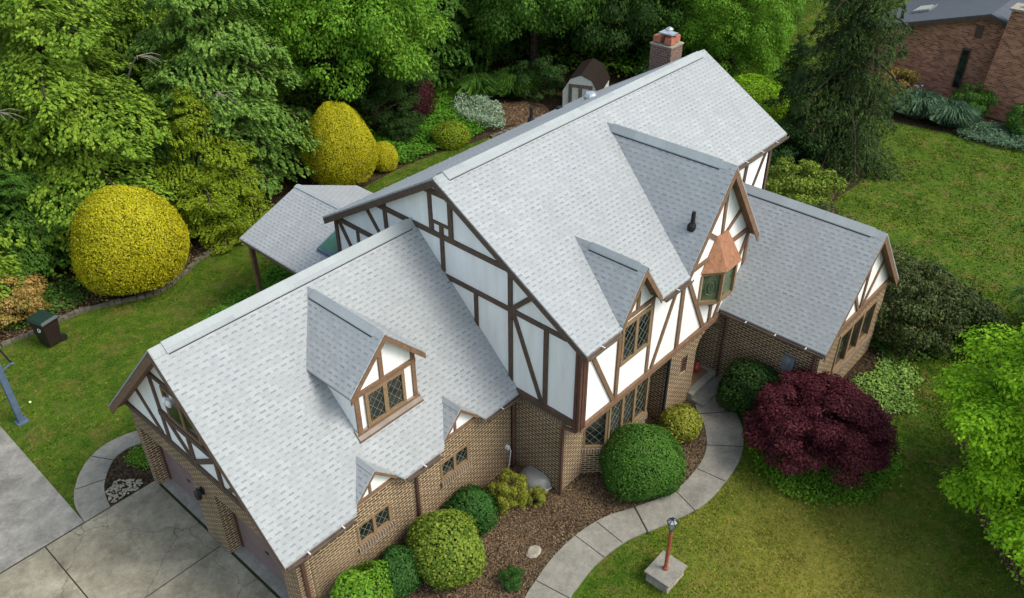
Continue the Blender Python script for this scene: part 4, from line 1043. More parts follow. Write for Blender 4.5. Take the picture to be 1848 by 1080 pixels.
G1 = 'trees in the wood behind the house'
TREES = [
 ('shade_tree', 'tall light green tree with tiered boughs at the far left edge of the wood', 'tree', 0.4, 17.2, 11.0, 4.4, FA, FAl, 'fresh', 'fan', .3),
 ('shade_tree', 'light green tiered tree behind the round golden shrub', 'tree', 5.8, 17.3, 11.5, 4.6, FB, FBl, 'fresh', 'fan', 1.1),
 ('shade_tree', 'pale green tree with wide drooping boughs left of the pointed golden shrub', 'tree', 11.0, 15.8, 11.0, 4.3, FB, FBl, 'cool', 'fan', 2.3),
 ('shade_tree', 'low yellow green feathery tree between the round golden shrub and the patio roof', 'tree', 8.9, 14.0, 5.6, 2.7, FA, FAl, 'olive', 'fan', 4.0),
 ('shade_tree', 'small dark green tree rising over the orange tinted shrub at the left', 'tree', 3.0, 16.0, 4.6, 2.1, FB, FBl, 'mid', 'fan', 3.0),
 ('leafy_tree', 'bright green round leafy tree above the pointed golden shrub', 'tree', 17.6, 16.3, 10.5, 4.0, BA, BAl, 'bright', 'blob', .5),
 ('leafy_tree', 'dark green bushy tree beside the plum coloured shrub', 'tree', 18.9, 15.9, 4.6, 1.9, BB, BBl, 'deep', 'blob', 1.9),
 ('hemlock_tree', 'drooping mid green tree behind the plum coloured shrub', 'tree', 23.6, 19.6, 12.0, 4.4, FA, FAl, 'mid', 'fan', 5.0),
 ('hemlock_tree', 'drooping dark green tree behind the bright ground ivy', 'tree', 28.6, 20.6, 12.0, 4.2, FB, FBl, 'mid', 'fan', .9),
 ('leafy_tree', 'dark leafy tree overhanging the tall grass clump left of the shed', 'tree', 30.0, 15.6, 10.0, 3.7, BB, BBl, 'mid', 'blob', 2.8),
 ('leafy_tree', 'deep green leafy tree shading the roof of the garden shed', 'tree', 34.0, 13.2, 9.5, 3.6, BA, BAl, 'deep', 'blob', 4.4),
 ('leafy_tree', 'dark leafy tree rising behind the chimney', 'tree', 37.5, 10.2, 8.5, 3.7, BB, BBl, 'mid', 'blob', 5.5),
 ('leafy_tree', 'bright green tree beyond the main ridge, just right of the chimney', 'tree', 35.6, 6.6, 6.6, 2.6, BA, BAl, 'bright', 'blob', .1),
 ('leafy_tree', 'loose mid green tree between the bright tree and the far lawn', 'tree', 38.6, 7.4, 5.5, 1.9, BB, BBl, 'mid', 'blob', 1.4),
]
for i, (px, py, hh, rr_, me_, ll_, mt_, kd_) in enumerate([
  (-4.5, 18, 12, 4.8, FB, FBl, 'fresh', 'fan'), (-1.0, 24, 13, 5.0, FA, FAl, 'olive', 'fan'), (6.5, 25, 13, 5.0, FB, FBl, 'fresh', 'fan'), (13.5, 23, 13, 5.0, FA, FAl, 'fresh', 'fan'),
  (20.0, 25, 13, 5.0, BA, BAl, 'bright', 'blob'), (27.0, 27, 13, 5.0, FB, FBl, 'mid', 'fan'), (34.0, 21, 12, 4.8, BB, BBl, 'deep', 'blob'), (39.0, 16.5, 11, 4.6, BA, BAl, 'mid', 'blob'),
  (43.5, 12.5, 8.5, 3.8, BB, BBl, 'mid', 'blob'), (20, 36, 14, 6, FA, FAl, 'mid', 'fan'), (33, 33, 14, 6, FB, FBl, 'mid', 'fan'), (45, 24, 13, 6, BA, BAl, 'deep', 'blob'), (8, 36, 14, 6, FA, FAl, 'mid', 'fan'),
  (50.5, 15.5, 9, 4.2, BA, BAl, 'bright', 'blob'), (58, 20, 10, 5, BB, BBl, 'mid', 'blob'), (-8, 30, 14, 6, FB, FBl, 'mid', 'fan')]):
    TREES.append(('forest_tree', None, 'tree', px, py, hh, rr_, me_, ll_, mt_, kd_, i * 1.7))
farlab = ['tree of the second row at the upper left corner', 'olive green tree crown second row, upper left', 'light green crown behind the tiered tree over the round golden shrub', 'light green crown behind the pale drooping tree',
 'bright leafy crown behind the bright round tree', 'drooping crown high in the wood, top centre', 'deep green crown behind the tree that overhangs the grass clump', 'mid green crown top centre, behind the shed trees', 'leafy crown behind the tree at the chimney',
 'far drooping tree at the top edge above the pointed golden shrub', 'far drooping tree at the top edge above the shed', 'deep green far crown at the top edge above the chimney', 'far tree at the top edge above the round golden shrub',
 'bright green tree at the far end of the back lawn', 'far tree beyond the end of the back lawn', 'far tree behind the upper left corner']
k_ = 0
for t in TREES:
    lab = t[1]
    if lab is None: lab = farlab[k_]; k_ += 1
    tree(t[0], lab, t[2], t[3], t[4], t[5], t[6], t[7], t[8], LM[t[9]], t[10], t[11], G1)
for (bx_, by_, bz_, sd_) in ((2.9, 14.3, 6.6, 1), (7.6, 14.0, 7.2, 2), (9.6, 12.9, 5.6, 3)):
    g = random.Random(sd_); mb = MB(); tp = Vector((bx_, by_, bz_)); base_ = tp + Vector((.3, 2.2, -1.6))
    mb.tube([base_, tp + Vector((.1, .8, -.5)), tp], [.05, .03, .02], 5, False)
    for q in range(6):
        d_ = Vector((g.uniform(-.2, .75), g.uniform(-.9, -.1), g.uniform(-.25, .25))); mb.tube([tp, tp + d_ * .6, tp + d_ + Vector((0, 0, -.15))], [.016, .011, .005], 4, False)
    o_ = mb.build('dead_branch', 'bark_pale'); tr_ = [t for t in C.objects if t.get('label') == {1: TREES[0][1], 2: TREES[1][1], 3: TREES[2][1]}[sd_]][0]
    o_.parent = tr_; o_.location = -Vector(tr_.location)
# spruce on the right lawn
sp = tree('spruce_tree', 'tall dark spruce with drooping branches on the lawn right of the main roof', 'spruce', 30.6, -1.5, 12.5, 3.0, FC, FCl, LM['spruce'], 'fan', .8, None, .26)
tree('spruce_tree', 'slim dark evergreen right behind the tall spruce, beside the lime green mound', 'evergreen', 33.2, 2.0, 4.2, 1.5, FC, FCl, LM['deep'], 'fan', 2.8, None, .12)
# conifer at the right edge whose boughs reach into the picture
tree('pine_tree', 'blue green conifer boughs reaching in from the right edge above the maple', 'conifer', 22.4, -14.0, 6.5, 3.0, FC, FCl, LM['cool'], 'fan', 1.8, None, .2)
# lime green maple, lower right
o = empty('maple_tree', (14.2, -15.6, 0), 0, 'bright lime green maple with layered leaves in the lower right corner', 'maple')
crown_obj(o, BK, LM['lime'], (1.04, 1.02, .90), (0, 0, 2.75), .4)
trunk(o, 4.6, .14, 'bark', [[(0, 0, .9), (c[0] * .45, c[1] * .4, 2.4 + c[2] * .3), (c[0] * 1.0, c[1] * .92, 3.15 + c[2] * .75)] for c in BKl[::6]])

def shrub(name, label, cat_, x, y, rx, ry, rz_, z, mat, twig, n, leaf, seed, egg=0.0, rough=.05, depth=.1, k=.88, group=None, me=None, rot=0.0, bump=3., part='foliage', aspect=.6, hole=9.0):
    o = empty(name, (x, y, 0), 0, label, cat_, group)
    me = me or shell_crown('shrub_leaves', n, seed, leaf / max(rx, rz_), depth, egg, rough, bump, aspect, hole=hole)
    crown_obj(o, me, LM[mat], (rx, ry, rz_), (0, 0, z), rot, part)
    core_ball('inner_twigs', o, twig, rx, ry, rz_, z, egg, k)
    return o
shrub('golden_shrub', 'large round clipped golden yellow shrub at the left bed', 'shrub', 4.95, 12.35, 1.98, 1.95, 2.10, 1.75, 'gold', 'twig_y', 50000, .068, 31, .20, .04, .07, .86, hole=.95)
shrub('golden_shrub', 'tall pointed clipped golden yellow shrub left of the small round one', 'shrub', 14.72, 13.15, 1.62, 1.62, 2.1, 1.65, 'gold', 'twig_y', 40000, .068, 32, .30, .05, .08, .85, hole=1.0)
shrub('golden_shrub', 'small round golden yellow shrub tucked beside the tall pointed one', 'shrub', 16.7, 12.75, .62, .62, .75, .55, 'gold', 'twig_y', 9500, .06, 33, .1, .03, .08, .84)
shrub('boxwood', 'large round clipped green shrub beside the curved front walk', 'shrub', 8.92, -6.32, 1.12, 1.08, .98, .72, 'box', 'twig', 24000, .06, 34, 0, .05, .09, .84, hole=1.1)
shrub('golden_bush', 'small yellow green shrub by the entry pier', 'shrub', 11.18, -6.08, .60, .56, .50, .38, 'yg', 'twig', 4500, .075, 35, 0, .10, .20, .80)
shrub('green_bush', 'big rounded yellow green azalea below the first garage window', 'shrub', 3.62, -4.50, .98, .92, .82, .68, 'azalea', 'twig', 13500, .085, 36, 0, .12, .22, .84)
shrub('green_bush', 'dark glossy green shrub between the azalea and the yellow sprigs', 'shrub', 4.92, -4.02, .66, .60, .62, .52, 'holly', 'twig', 7500, .07, 37, 0, .20, .25, .78)
shrub('green_bush', 'dark green rounded shrub against the garage wall at the bottom edge', 'shrub', 2.40, -4.02, .72, .62, .68, .52, 'holly', 'twig', 8500, .065, 38, 0, .12, .2, .84)
shrub('green_bush', 'bright green bushy shrub at the bottom edge by the garage corner', 'shrub', 1.35, -4.02, .85, .65, .80, .6, 'bright', 'twig', 9000, .09, 39, 0, .22, .3, .76)
shrub('green_bush', 'dark green leafy shrub in the corner between porch and wing', 'shrub', 13.42, -6.95, .95, .85, .90, .70, 'deep', 'twig', 10000, .09, 41, 0, .18, .3, .78)
shrub('green_bush', 'low round green shrub in the ground ivy behind the house', 'shrub', 20.5, 12.45, .95, .85, .62, .40, 'olive', 'twig', 6500, .08, 42, 0, .06, .12, .88)
shrub('plum_bush', 'dark plum red shrub beside the ground ivy', 'shrub', 21.3, 15.8, 1.05, 1.05, 1.25, 1.1, 'plum', 'twig_r', 8000, .10, 43, .1, .10, .2, .85)
BR, BRl = blob_crown('layered_crown', 1.0, 1.0, .78, 170, 480, 26, cr=.22, leaf=.050, up=.3, ragged=.10, low=-.35, inner=.25)
shrub('japanese_maple', 'large domed burgundy japanese maple beside the front walk', 'maple', 12.80, -9.25, 1.60, 1.58, 1.38, 1.10, 'red', 'twig_r', 0, 0, 44, k=.50, me=BR)
shrub('lime_mound', 'low lime green mounded maple beyond the far gable', 'shrub', 32.2, 3.3, 1.95, 1.8, 1.35, .9, 'lime', 'twig_y', 12000, .12, 45, 0, .07, .15, .88)

def loose(name, label, cat_, x, y, rx, rz_, mat, rot=0.0, me=None, z=None, group=None):
    o = empty(name, (x, y, 0), 0, label, cat_, group)
    crown_obj(o, me or BS, LM[mat], (rx, rx, rz_), (0, 0, z if z is not None else rz_ * .75), rot, 'foliage')
    mb = MB()
    for i in range(7):
        a = i * .9; mb.tube([(0, 0, 0), (math.cos(a) * rx * .35, math.sin(a) * rx * .35, rz_ * .6), (math.cos(a) * rx * .7, math.sin(a) * rx * .7, rz_ * 1.1)], [.03, .02, .008], 5, False)
    mb.build('stems', 'bark', o)
    return o
loose('yellow_bush', 'sparse yellow green shrub in the corner where garage meets the main block', 'shrub', 6.05, -4.25, .42, .68, 'yg', .2, BT)
loose('yellow_bush', 'tiny yellow green plant right of the sparse yellow green shrub', 'plant', 6.55, -4.75, .22, .3, 'yg', 1.0)
loose('green_plant', 'small dark green plant alone in the mulch near the bottom edge', 'plant', 4.25, -5.90, .26, .30, 'holly', 1.2, BT)
loose('orange_bush', 'orange tinted green bush at the far left behind the bin', 'shrub', 0.9, 13.7, 1.15, .95, 'orange', .5, BT)
loose('orange_bush', 'smaller orange tinted bush cut by the left edge', 'shrub', -1.0, 13.9, 1.0, .9, 'orange', 2.5, BS)
loose('green_bush', 'rounded green bush with yellow tips against the far end of the main block', 'shrub', 25.6, -2.2, 1.35, 1.15, 'azalea', .5, BT)
loose('green_bush', 'dark bush between the far gable and the spruce', 'shrub', 28.3, -0.4, 1.3, 1.2, 'deep', 1.5, BS)
loose('green_bush', 'low green bush in front of the lime green mound', 'shrub', 29.2, 1.6, 1.2, .9, 'mid', 2.5, BT)
loose('green_bush', 'dark bush hugging the east side of the wing near the back', 'shrub', 22.0, -4.6, 1.4, 1.2, 'rhodo', .9, BS)
loose('rhododendron', 'wide dark rhododendron right of the wing corner, nearest the wing', 'shrub', 19.7, -9.0, 1.25, 1.3, 'rhodo', .3, BT)
loose('rhododendron', 'wide dark rhododendron farthest from the wing corner, on the lawn side', 'shrub', 20.6, -10.1, 1.2, 1.1, 'rhodo', 1.4, BS)
loose('rhododendron', 'dark rhododendron behind the other two beside the wing gable', 'shrub', 21.4, -8.2, 1.3, 1.2, 'rhodo', 2.4, BT)
loose('neighbour_bush', 'round glossy green shrub below the narrow window of the red brick house', 'shrub', 39.6, -4.35, .85, 1.0, 'box', .3, BT)
loose('neighbour_bush', 'green shrub beside the neighbouring chimney at the right edge', 'shrub', 39.2, -7.1, .75, .9, 'box', 1.3, BS)
loose('neighbour_bush', 'orange and green shrub at the left end of the tall blue green grass', 'shrub', 39.8, -0.6, .9, .9, 'orange', 1.9, BS)
loose('green_bush', 'dark shrub at the foot of the wood left of the plum shrub', 'shrub', 19.3, 14.6, .9, .9, 'deep', 1.1, BT)
loose('green_bush', 'dark bush beside the left wall of the garden shed', 'shrub', 27.6, 13.0, 1.2, 1.2, 'deep', 1.1, BS)
loose('green_bush', 'dark bush to the right of the garden shed, behind the chimney', 'shrub', 31.5, 8.0, 1.3, 1.4, 'deep', 2.1, BT)

def grass_clump(name, label, x, y, r, h, n, mat, seed, width=.03):
    g = np.random.default_rng(seed); V = []; F = []
    mb_v = np.empty((n, 5, 3)); 
    a = g.uniform(0, 6.283, n); rr = r * .35 * np.sqrt(g.random(n)); L = h * g.uniform(.7, 1.2, n); out = r * g.uniform(.3, 1.0, n)
    bx, by_ = np.cos(a) * rr, np.sin(a) * rr; dx, dy = np.cos(a), np.sin(a); sx, sy = -dy * width, dx * width
    z1, z2 = L * g.uniform(.55, .85, n), L * (1 - .30 * (out / r) ** 2) * g.uniform(.75, 1.1, n); out = out * g.uniform(.5, 1.15, n)
    mb_v[:, 0] = np.stack([bx - sx, by_ - sy, 0 * a], 1); mb_v[:, 1] = np.stack([bx + sx, by_ + sy, 0 * a], 1)
    mb_v[:, 2] = np.stack([bx + dx * out * .45 + sx, by_ + dy * out * .45 + sy, z1], 1); mb_v[:, 4] = np.stack([bx + dx * out * .45 - sx, by_ + dy * out * .45 - sy, z1], 1)
    tw = g.normal(0, .12, n); mb_v[:, 3] = np.stack([bx + dx * out - dy * tw, by_ + dy * out + dx * tw, z2 * .8], 1)
    me = bpy.data.meshes.new(name); me.from_pydata(mb_v.reshape(-1, 3).tolist(), [], [tuple(range(5 * i, 5 * i + 5)) for i in range(n)]); me.materials.append(LM[mat])
    o = bpy.data.objects.new(name, me); C.objects.link(o); o.location = (x, y, 0)
    return tag(o, label, 'grass clump')
grass_clump('ornamental_grass', 'tall dark arching grass clump left of the garden shed', 27.0, 14.3, 1.35, 1.3, 3200, 'mid', 1, .016)
grass_clump('ornamental_grass', 'arching dark grass clump to the left of the one near the shed', 25.4, 15.4, 1.1, 1.2, 2400, 'mid', 5, .016)
grass_clump('ornamental_grass', 'blue green arching grass clump nearest the spruce, below the red brick wall', 38.0, -2.5, 1.25, 1.2, 3600, 'reed', 2, .013)
grass_clump('ornamental_grass', 'blue green arching grass clump nearest the round glossy shrub, below the red brick wall', 38.0, -4.0, 1.2, 1.1, 3600, 'reed', 3, .013)

def scatter_poly(poly, n, g):
    P = np.array(poly); lo, hi = P.min(0), P.max(0); out = []
    x, y = P[:, 0], P[:, 1]; x2, y2 = np.roll(x, -1), np.roll(y, -1)
    while sum(map(len, out)) < n:
        q = g.uniform(lo, hi, (n, 2)); ins = np.zeros(n, bool)
        for i in range(len(P)):
            c = ((y[i] > q[:, 1]) != (y2[i] > q[:, 1])) & (q[:, 0] < (x2[i] - x[i]) * (q[:, 1] - y[i]) / (y2[i] - y[i] + 1e-12) + x[i]); ins ^= c
        out.append(q[ins])
    return np.concatenate(out)[:n]
def ground_cover(name, label, cat_, poly, n, mat, seed, h=.15, leaf=.10, lump=.5, aspect=.6, z=0.02, stand=0.0):
    g = np.random.default_rng(seed); q = scatter_poly(cat(poly, 5, True) if len(poly) < 30 else poly, n, g)
    f = .5 + .5 * np.sin(q[:, 0] * 3.1 + np.sin(q[:, 1] * 2.3) * 2) * np.sin(q[:, 1] * 2.7 + 1)
    zz = z + h * (1 - lump + lump * f) * g.uniform(.3, 1.0, n)
    N = np.stack([g.normal(0, .5, n), g.normal(0, .5, n), np.full(n, 1.0 - stand)], 1)
    T = np.stack([g.normal(0, 1, n), g.normal(0, 1, n), np.full(n, stand * 2)], 1)
    q = q + g.normal(0, .09 if h > .06 else .03, q.shape)
    me = leaf_mesh(name, np.stack([q[:, 0], q[:, 1], zz], 1), N, leaf * g.uniform(.6, 1.3, n), T, aspect)
    o = bpy.data.objects.new(name, me); C.objects.link(o); set_mat(o, LM[mat])
    return tag(o, label, cat_, None, 'stuff')
ground_cover('ground_ivy', 'bright green ivy carpet behind the house, right of the small golden shrub', 'ground cover', [(17.3, 12.6), (19.4, 12.35), (21.4, 12.1), (22.8, 12.4), (24.0, 14.6), (25.0, 17), (23, 18), (21, 17.5), (19.6, 16.5), (17.8, 14.6)], 22000, 'ivy', 51, .35, .13)
ground_cover('silver_plant', 'pale silver green plants beside the ivy carpet', 'ground cover', [(22.6, 11.9), (23.6, 11.9), (24.6, 13.4), (24.7, 15.2), (23.6, 15.3), (22.6, 13.8)], 5000, 'silver', 52, .75, .12, aspect=.4, stand=.5)
ground_cover('dark_ground_cover', 'shadowy grass and weeds between the ivy and the grass clumps', 'ground cover', [(24.2, 15.0), (25.2, 14.6), (27.5, 16), (29, 19), (26, 20), (24.5, 18)], 7000, 'mid', 53, .3, .14, aspect=.3, stand=.4)
ground_cover('hosta_bed', 'dense green leaves under the patio roof', 'ground cover', [(4.6, 8.1), (5.8, 8.7), (7.4, 9.0), (9.0, 9.5), (10.8, 9.2), (10.8, 7), (4.4, 7.2)], 11000, 'ivy', 54, .40, .12)
ground_cover('maple_ground_cover', 'green ground cover with white flowers ringing the burgundy maple', 'ground cover', [(12.7, -7.6), (11.35, -8.45), (11.05, -9.4), (11.55, -10.5), (12.8, -11.25), (14.2, -11.1), (15.2, -10.4), (14, -8), (13.5, -7.4)], 15000, 'bright', 55, .22, .08)
ground_cover('white_flowers', 'tiny white flowers in the ground cover below the burgundy maple', 'flowers', [(11.6, -8.8), (11.2, -9.5), (11.7, -10.4), (12.8, -11.1), (14.2, -10.9), (13, -9.5)], 130, 'varieg', 56, .26, .05, z=.08)
ground_cover('variegated_plant', 'pale variegated leaves below the wing windows', 'ground cover', [(15.4, -9.2), (15.2, -10.3), (16.0, -10.1), (16.4, -10.7), (17.2, -10.2), (18.0, -10.3), (18.7, -9.4), (19.3, -9.5), (18.9, -8.8), (17.5, -9.1), (16.5, -8.75)], 3600, 'varieg', 57, .16, .09, lump=.8, stand=.1)
ground_cover('side_ground_cover', 'dark green ground cover between the wing and the rhododendrons', 'ground cover', [(18.5, -8.8), (19.0, -10.1), (20.0, -10.7), (21.5, -11), (22, -9), (20, -6.5), (18.6, -6.5)], 8000, 'mid', 58, .25, .10)
ground_cover('neighbour_ground_cover', 'blue green ground cover in front of the neighbouring chimney', 'ground cover', [(37.0, -4.8), (36.6, -6.2), (37.2, -8.0), (38.8, -8.8), (39.4, -7), (38.8, -5.2)], 5500, 'reed', 59, .35, .11)
ground_cover('side_bed_leaves', 'green weeds edging the dark bed beside the garage doors', 'weeds', [(0.3, 4.6), (0.9, 4.7), (1.5, 4.2), (1.2, 3.7), (0.5, 3.9)], 2500, 'bright', 60, .15, .06)
ground_cover('bed_weeds', 'scattered greenery on the left bed behind the edging', 'weeds', [(-4, 12.9), (0, 12.9), (3, 12.7), (3.2, 14.5), (-4, 16)], 7000, 'mid', 61, .35, .11)
ground_cover('leaf_litter', 'brown leaf litter along the left bed edging', 'litter', [(-3, 12.5), (0.1, 12.55), (2.1, 12.5), (3.3, 12.4), (5.2, 11.6), (7.2, 12.4), (9, 12.4), (9, 13.4), (-3, 13.6)], 6000, 'chips', 62, .05, .07)
ground_cover('bark_chips', 'loose brown bark chips over the front bed', 'mulch', [(0.4, -3.5), (7.2, -3.5), (7.3, -5.1), (8.0, -5.1), (8.5, -5.6), (10.5, -5.6), (11.2, -5.2), (11.3, -5.7), (12.3, -5.7), (11.7, -6.5), (10.4, -7.05), (9.2, -7.05), (8.0, -6.6), (6.4, -6.05), (4.7, -6.2), (2.6, -7.1), (0.4, -7.5)], 26000, 'chips', 63, .05, .055, aspect=.35)
ground_cover('pine_straw', 'dry brown straw below the spruce', 'straw', [(28.9, -2.3), (30.2, -3.3), (31.4, -2.3), (30.7, -1.0), (29.2, -1.1)], 3500, 'chips', 64, .05, .10, aspect=.3)
ground_cover('bare_bed_litter', 'dry brown leaf litter in the bed left of the shed', 'litter', [(23.8, 12.3), (24.7, 11.4), (26.1, 11.4), (26.8, 12.4), (26.1, 13.5), (24.7, 13.8)], 4500, 'chips', 65, .05, .10, aspect=.4)
ground_cover('right_bed_litter', 'brown chips under the lime green maple', 'mulch', [(11.8, -15.2), (12.5, -14.3), (13.4, -13.45), (14.8, -12.8), (16.5, -12.1), (18.5, -13), (17, -17), (12, -17)], 9000, 'chips', 66, .05, .07, aspect=.35)
ground_cover('undergrowth', 'leafy undergrowth covering the floor of the wood', 'undergrowth', [(-6, 14.5), (0, 14.3), (4, 14.6), (8, 14.5), (13, 15), (18, 15), (22, 17.5), (29, 18.5), (31, 13.5), (33, 8.5), (36, 9), (44, 16), (50, 26), (40, 40), (10, 42), (-12, 34)], 75000, 'bright', 67, 1.3, .22, z=.05)
# lawn blades: short tufts, thickest near the camera
def inside(P, q):
    x, y = np.array(P).T; x2, y2 = np.roll(x, -1), np.roll(y, -1); ins = np.zeros(len(q), bool)
    for i in range(len(x)):
        ins ^= ((y[i] > q[:, 1]) != (y2[i] > q[:, 1])) & (q[:, 0] < (x2[i] - x[i]) * (q[:, 1] - y[i]) / (y2[i] - y[i] + 1e-12) + x[i])
    return ins
def lawn_blades():
    g = np.random.default_rng(70)
    NO = [SHEETS[k] for k in ('driveway', 'concrete_pad', 'path', 'side_path', 'side_bed', 'mulch_bed', 'woodland_floor', 'maple_bed', 'right_bed', 'house_side_bed', 'neighbour_bed')]
    NO += [[(0.3, -3.4), (18.5, -3.4), (18.5, 3.3), (0.3, 3.3)], [(7.2, -5.5), (18.4, -5.5), (18.4, -3), (7.2, -3)], [(14, -8.5), (18.4, -8.5), (18.4, -4), (14, -4)]]
    regs = [([(0, -15.5), (13, -16), (22, -10.5), (16, -6), (11, -6.5), (0, -8)], 150000, 1.0),
            ([(-8, 3.3), (6, 3.3), (26, 9), (29, 12.5), (-8, 13.5)], 130000, 1.1),
            ([(17, -16), (36, -16), (39, -3), (52, 6), (60, 14), (40, 12), (30, 4), (22, -3), (16, -12)], 190000, 1.6)]
    Cs, Ns, Ts, Ss = [], [], [], []
    for poly, n, k in regs:
        q = scatter_poly(poly, n, g)
        for P in NO: q = q[~inside(P, q)]
        d = np.zeros(len(q))
        for j in range(12):
            w = g.normal(0, 1, 2); w *= g.uniform(.6, 6) / np.linalg.norm(w); d += np.sin(q @ w + g.uniform(0, 6.28)) / 3.5
        q = q[g.random(len(q)) < np.clip(.62 + .35 * d, .25, 1)]; m_ = len(q)
        Cs.append(np.stack([q[:, 0], q[:, 1], np.full(m_, .012)], 1)); Ns.append(np.stack([g.normal(0, .8, m_), g.normal(0, .8, m_), np.full(m_, .7)], 1))
        Ts.append(np.stack([g.normal(0, 1, m_), g.normal(0, 1, m_), np.full(m_, .9)], 1)); Ss.append(.06 * k * g.uniform(.6, 1.5, m_))
    me = leaf_mesh('grass', np.concatenate(Cs), np.concatenate(Ns), np.concatenate(Ss), np.concatenate(Ts), .30)
    o = bpy.data.objects.new('grass', me); C.objects.link(o); set_mat(o, MBL)
    tag(o, 'short patchy lawn grass', 'grass', None, 'stuff')
MBL = mat_lawn('lawn_blades', 1.1)
lawn_blades()

# ------------------------------------------------------------------ objects on the site
# lamp post on a stone block
L_ = empty('lamp_post', (6.80, -8.50, 0), 0, 'rusty red lamp post with glass lantern on a square stone block', 'lamp post')
mb = MB(); 
for i in range(3):
    mb.box((-.36 + .006 * (i % 2), -.30 + .006 * (i % 2), i * .10), (.36 - .006 * (i % 2), .30 - .006 * (i % 2), i * .10 + .095))
mb.build('stone_base', 'stone', L_, bevel=.012)
mb = MB(); mb.box((-.40, -.34, .292), (.40, .34, .355)); mb.build('base_cap', 'walk', L_, bevel=.01)
mb = MB(); mb.tube([(-.02, 0, .35), (-.02, 0, .42), (-.02, 0, .45), (-.02, 0, 1.72)], [.065, .065, .045, .045], 12); mb.build('post', 'rust_post', L_, smooth=False)
mb = MB(); mb.lathe((-.02, 0, 1.70), [(.03, 0), (.055, .03), (.06, .05), (.06, .06)], 6); mb.lathe((-.02, 0, 2.06), [(.035, -.005), (.03, .02), (.02, .03), (.028, .05), (.005, .08)], 6)
mb.tube([(-.02 + .125 * math.cos(math.pi / 3 * k), .125 * math.sin(math.pi / 3 * k), 1.985) for k in range(7)], .012, 4, False)
for k in range(6):
    a = math.pi / 3 * k; mb.tube([(-.02 + .12 * math.cos(a), .12 * math.sin(a), 1.99), (-.02 + .03 * math.cos(a), .03 * math.sin(a), 2.06)], .008, 4)
for k in range(6):
    a = math.pi / 3 * k; mb.tube([(-.02 + .058 * math.cos(a), .058 * math.sin(a), 1.75), (-.02 + .118 * math.cos(a), .118 * math.sin(a), 1.985)], .006, 4)
lt = mb.build('lantern', 'black', L_)
mb = MB(); mb.lathe((-.02, 0, 1.76), [(.058, 0), (.117, .222), (.03, .295)], 6); mb.build('glass', 'lglass', lt)
# wheeled bin
B_ = empty('wheeled_bin', (1.25, 11.35, 0), math.radians(15), 'dark brown wheeled bin with green lid on the lawn by the bed edging', 'bin')
mb = MB(); lo_ = [(-.22, -.24), (.22, -.24), (.22, .24), (-.22, .24)]; hi_ = [(-.29, -.33), (.29, -.33), (.29, .33), (-.29, .33)]
mb.add([(x, y, .06) for x, y in lo_] + [(x, y, .98) for x, y in hi_], [(0, 3, 2, 1), (4, 5, 6, 7)] + [(i, (i + 1) % 4, 4 + (i + 1) % 4, 4 + i) for i in range(4)])
mb.box((-.32, -.36, .93), (.32, .36, .985)); mb.build('body', 'bin', B_, bevel=.015)
mb = MB(); mb.add([(-.33, -.38, .99), (.33, -.38, .99), (.33, .36, .99), (-.33, .36, .99), (-.27, -.30, 1.07), (.27, -.30, 1.07), (.27, .32, 1.09), (-.27, .32, 1.09)], [(0, 3, 2, 1), (4, 5, 6, 7), (0, 1, 5, 4), (1, 2, 6, 5), (2, 3, 7, 6), (3, 0, 4, 7)])
mb.tube([(-.25, .40, 1.0), (.25, .40, 1.0)], .02, 6); mb.build('lid', 'bin_lid', B_, bevel=.015)
for s_ in (-1, 1):
    mb = MB(); mb.tube([(.30, s_ * .17, .12), (.30, s_ * .26, .12)], .12, 14); mb.build('wheel', 'black', B_)
mb = MB(); e = MB(); mb.tube([(-.282 + .055, -.06, .66 + .0), (-.296 + .055, -.06, .663)], .075, 18); o = mb.build('emblem', 'white_pl', B_)
o.location = (-.045, .0, .06)
mb = MB(); mb.tube([(-.279 + .055, -.06, .66), (-.2985 + .055, -.06, .6635)], .035, 12); o2 = mb.build('emblem_mark', 'bin', o)
# basketball hoop pole
P_ = empty('basketball_pole', (-1.0, 8.35, 0), 0, 'blue grey square basketball pole beside the grey pad at the left edge', 'pole')
mb = MB(); mb.box((-.085, -.085, 0), (.085, .085, 2.95)); mb.build('post', 'steel', P_, bevel=.01)
mb = MB(); mb.box((-.16, -.16, .0), (.16, .16, .03)); mb.build('base_plate', 'steel', P_)
mb = MB(); mb.box((-.55, -.12, 2.93), (.12, .12, 3.07)); mb.tube([(.10, 0, 2.95), (.34, -.02, 2.0)], .03, 6); mb.build('bracket', 'black', P_)
mb = MB(); mb.tube([(.08, 0, 1.85), (.34, -.02, 1.98)], .03, 6); mb.tube([(.30, -.02, 1.98), (.40, -.02, 1.92)], .035, 6); mb.build('crank', 'steel', P_)
mb = MB(); mb.tube([(-.55, 0, 3.0), (-2.0, 0, 3.3)], .05, 6); mb.box((-2.1, -.9, 2.9), (-2.05, .9, 4.0)); mb.build('backboard', 'white_pl', P_)
mb = MB(); mb.lathe((0, 0, 0), [(.001, 0), (.03, .012), (.04, .04), (.03, .068), (.001, .08)], 12); o = mb.build('tennis_ball', 'tennis', smooth=True); o.location = (-.49, 8.94, .01); tag(o, 'small yellow ball lying on the left lawn', 'ball')
# urn on the porch
mb = MB(); mb.lathe((0, 0, 0), [(.06, 0), (.12, .06), (.14, .15), (.10, .24), (.06, .28), (.08, .31), (.05, .33)], 12); o = mb.build('urn', 'red', smooth=True); o.location = (13.55, -5.10, .285); tag(o, 'small red urn standing on the porch slab', 'urn')
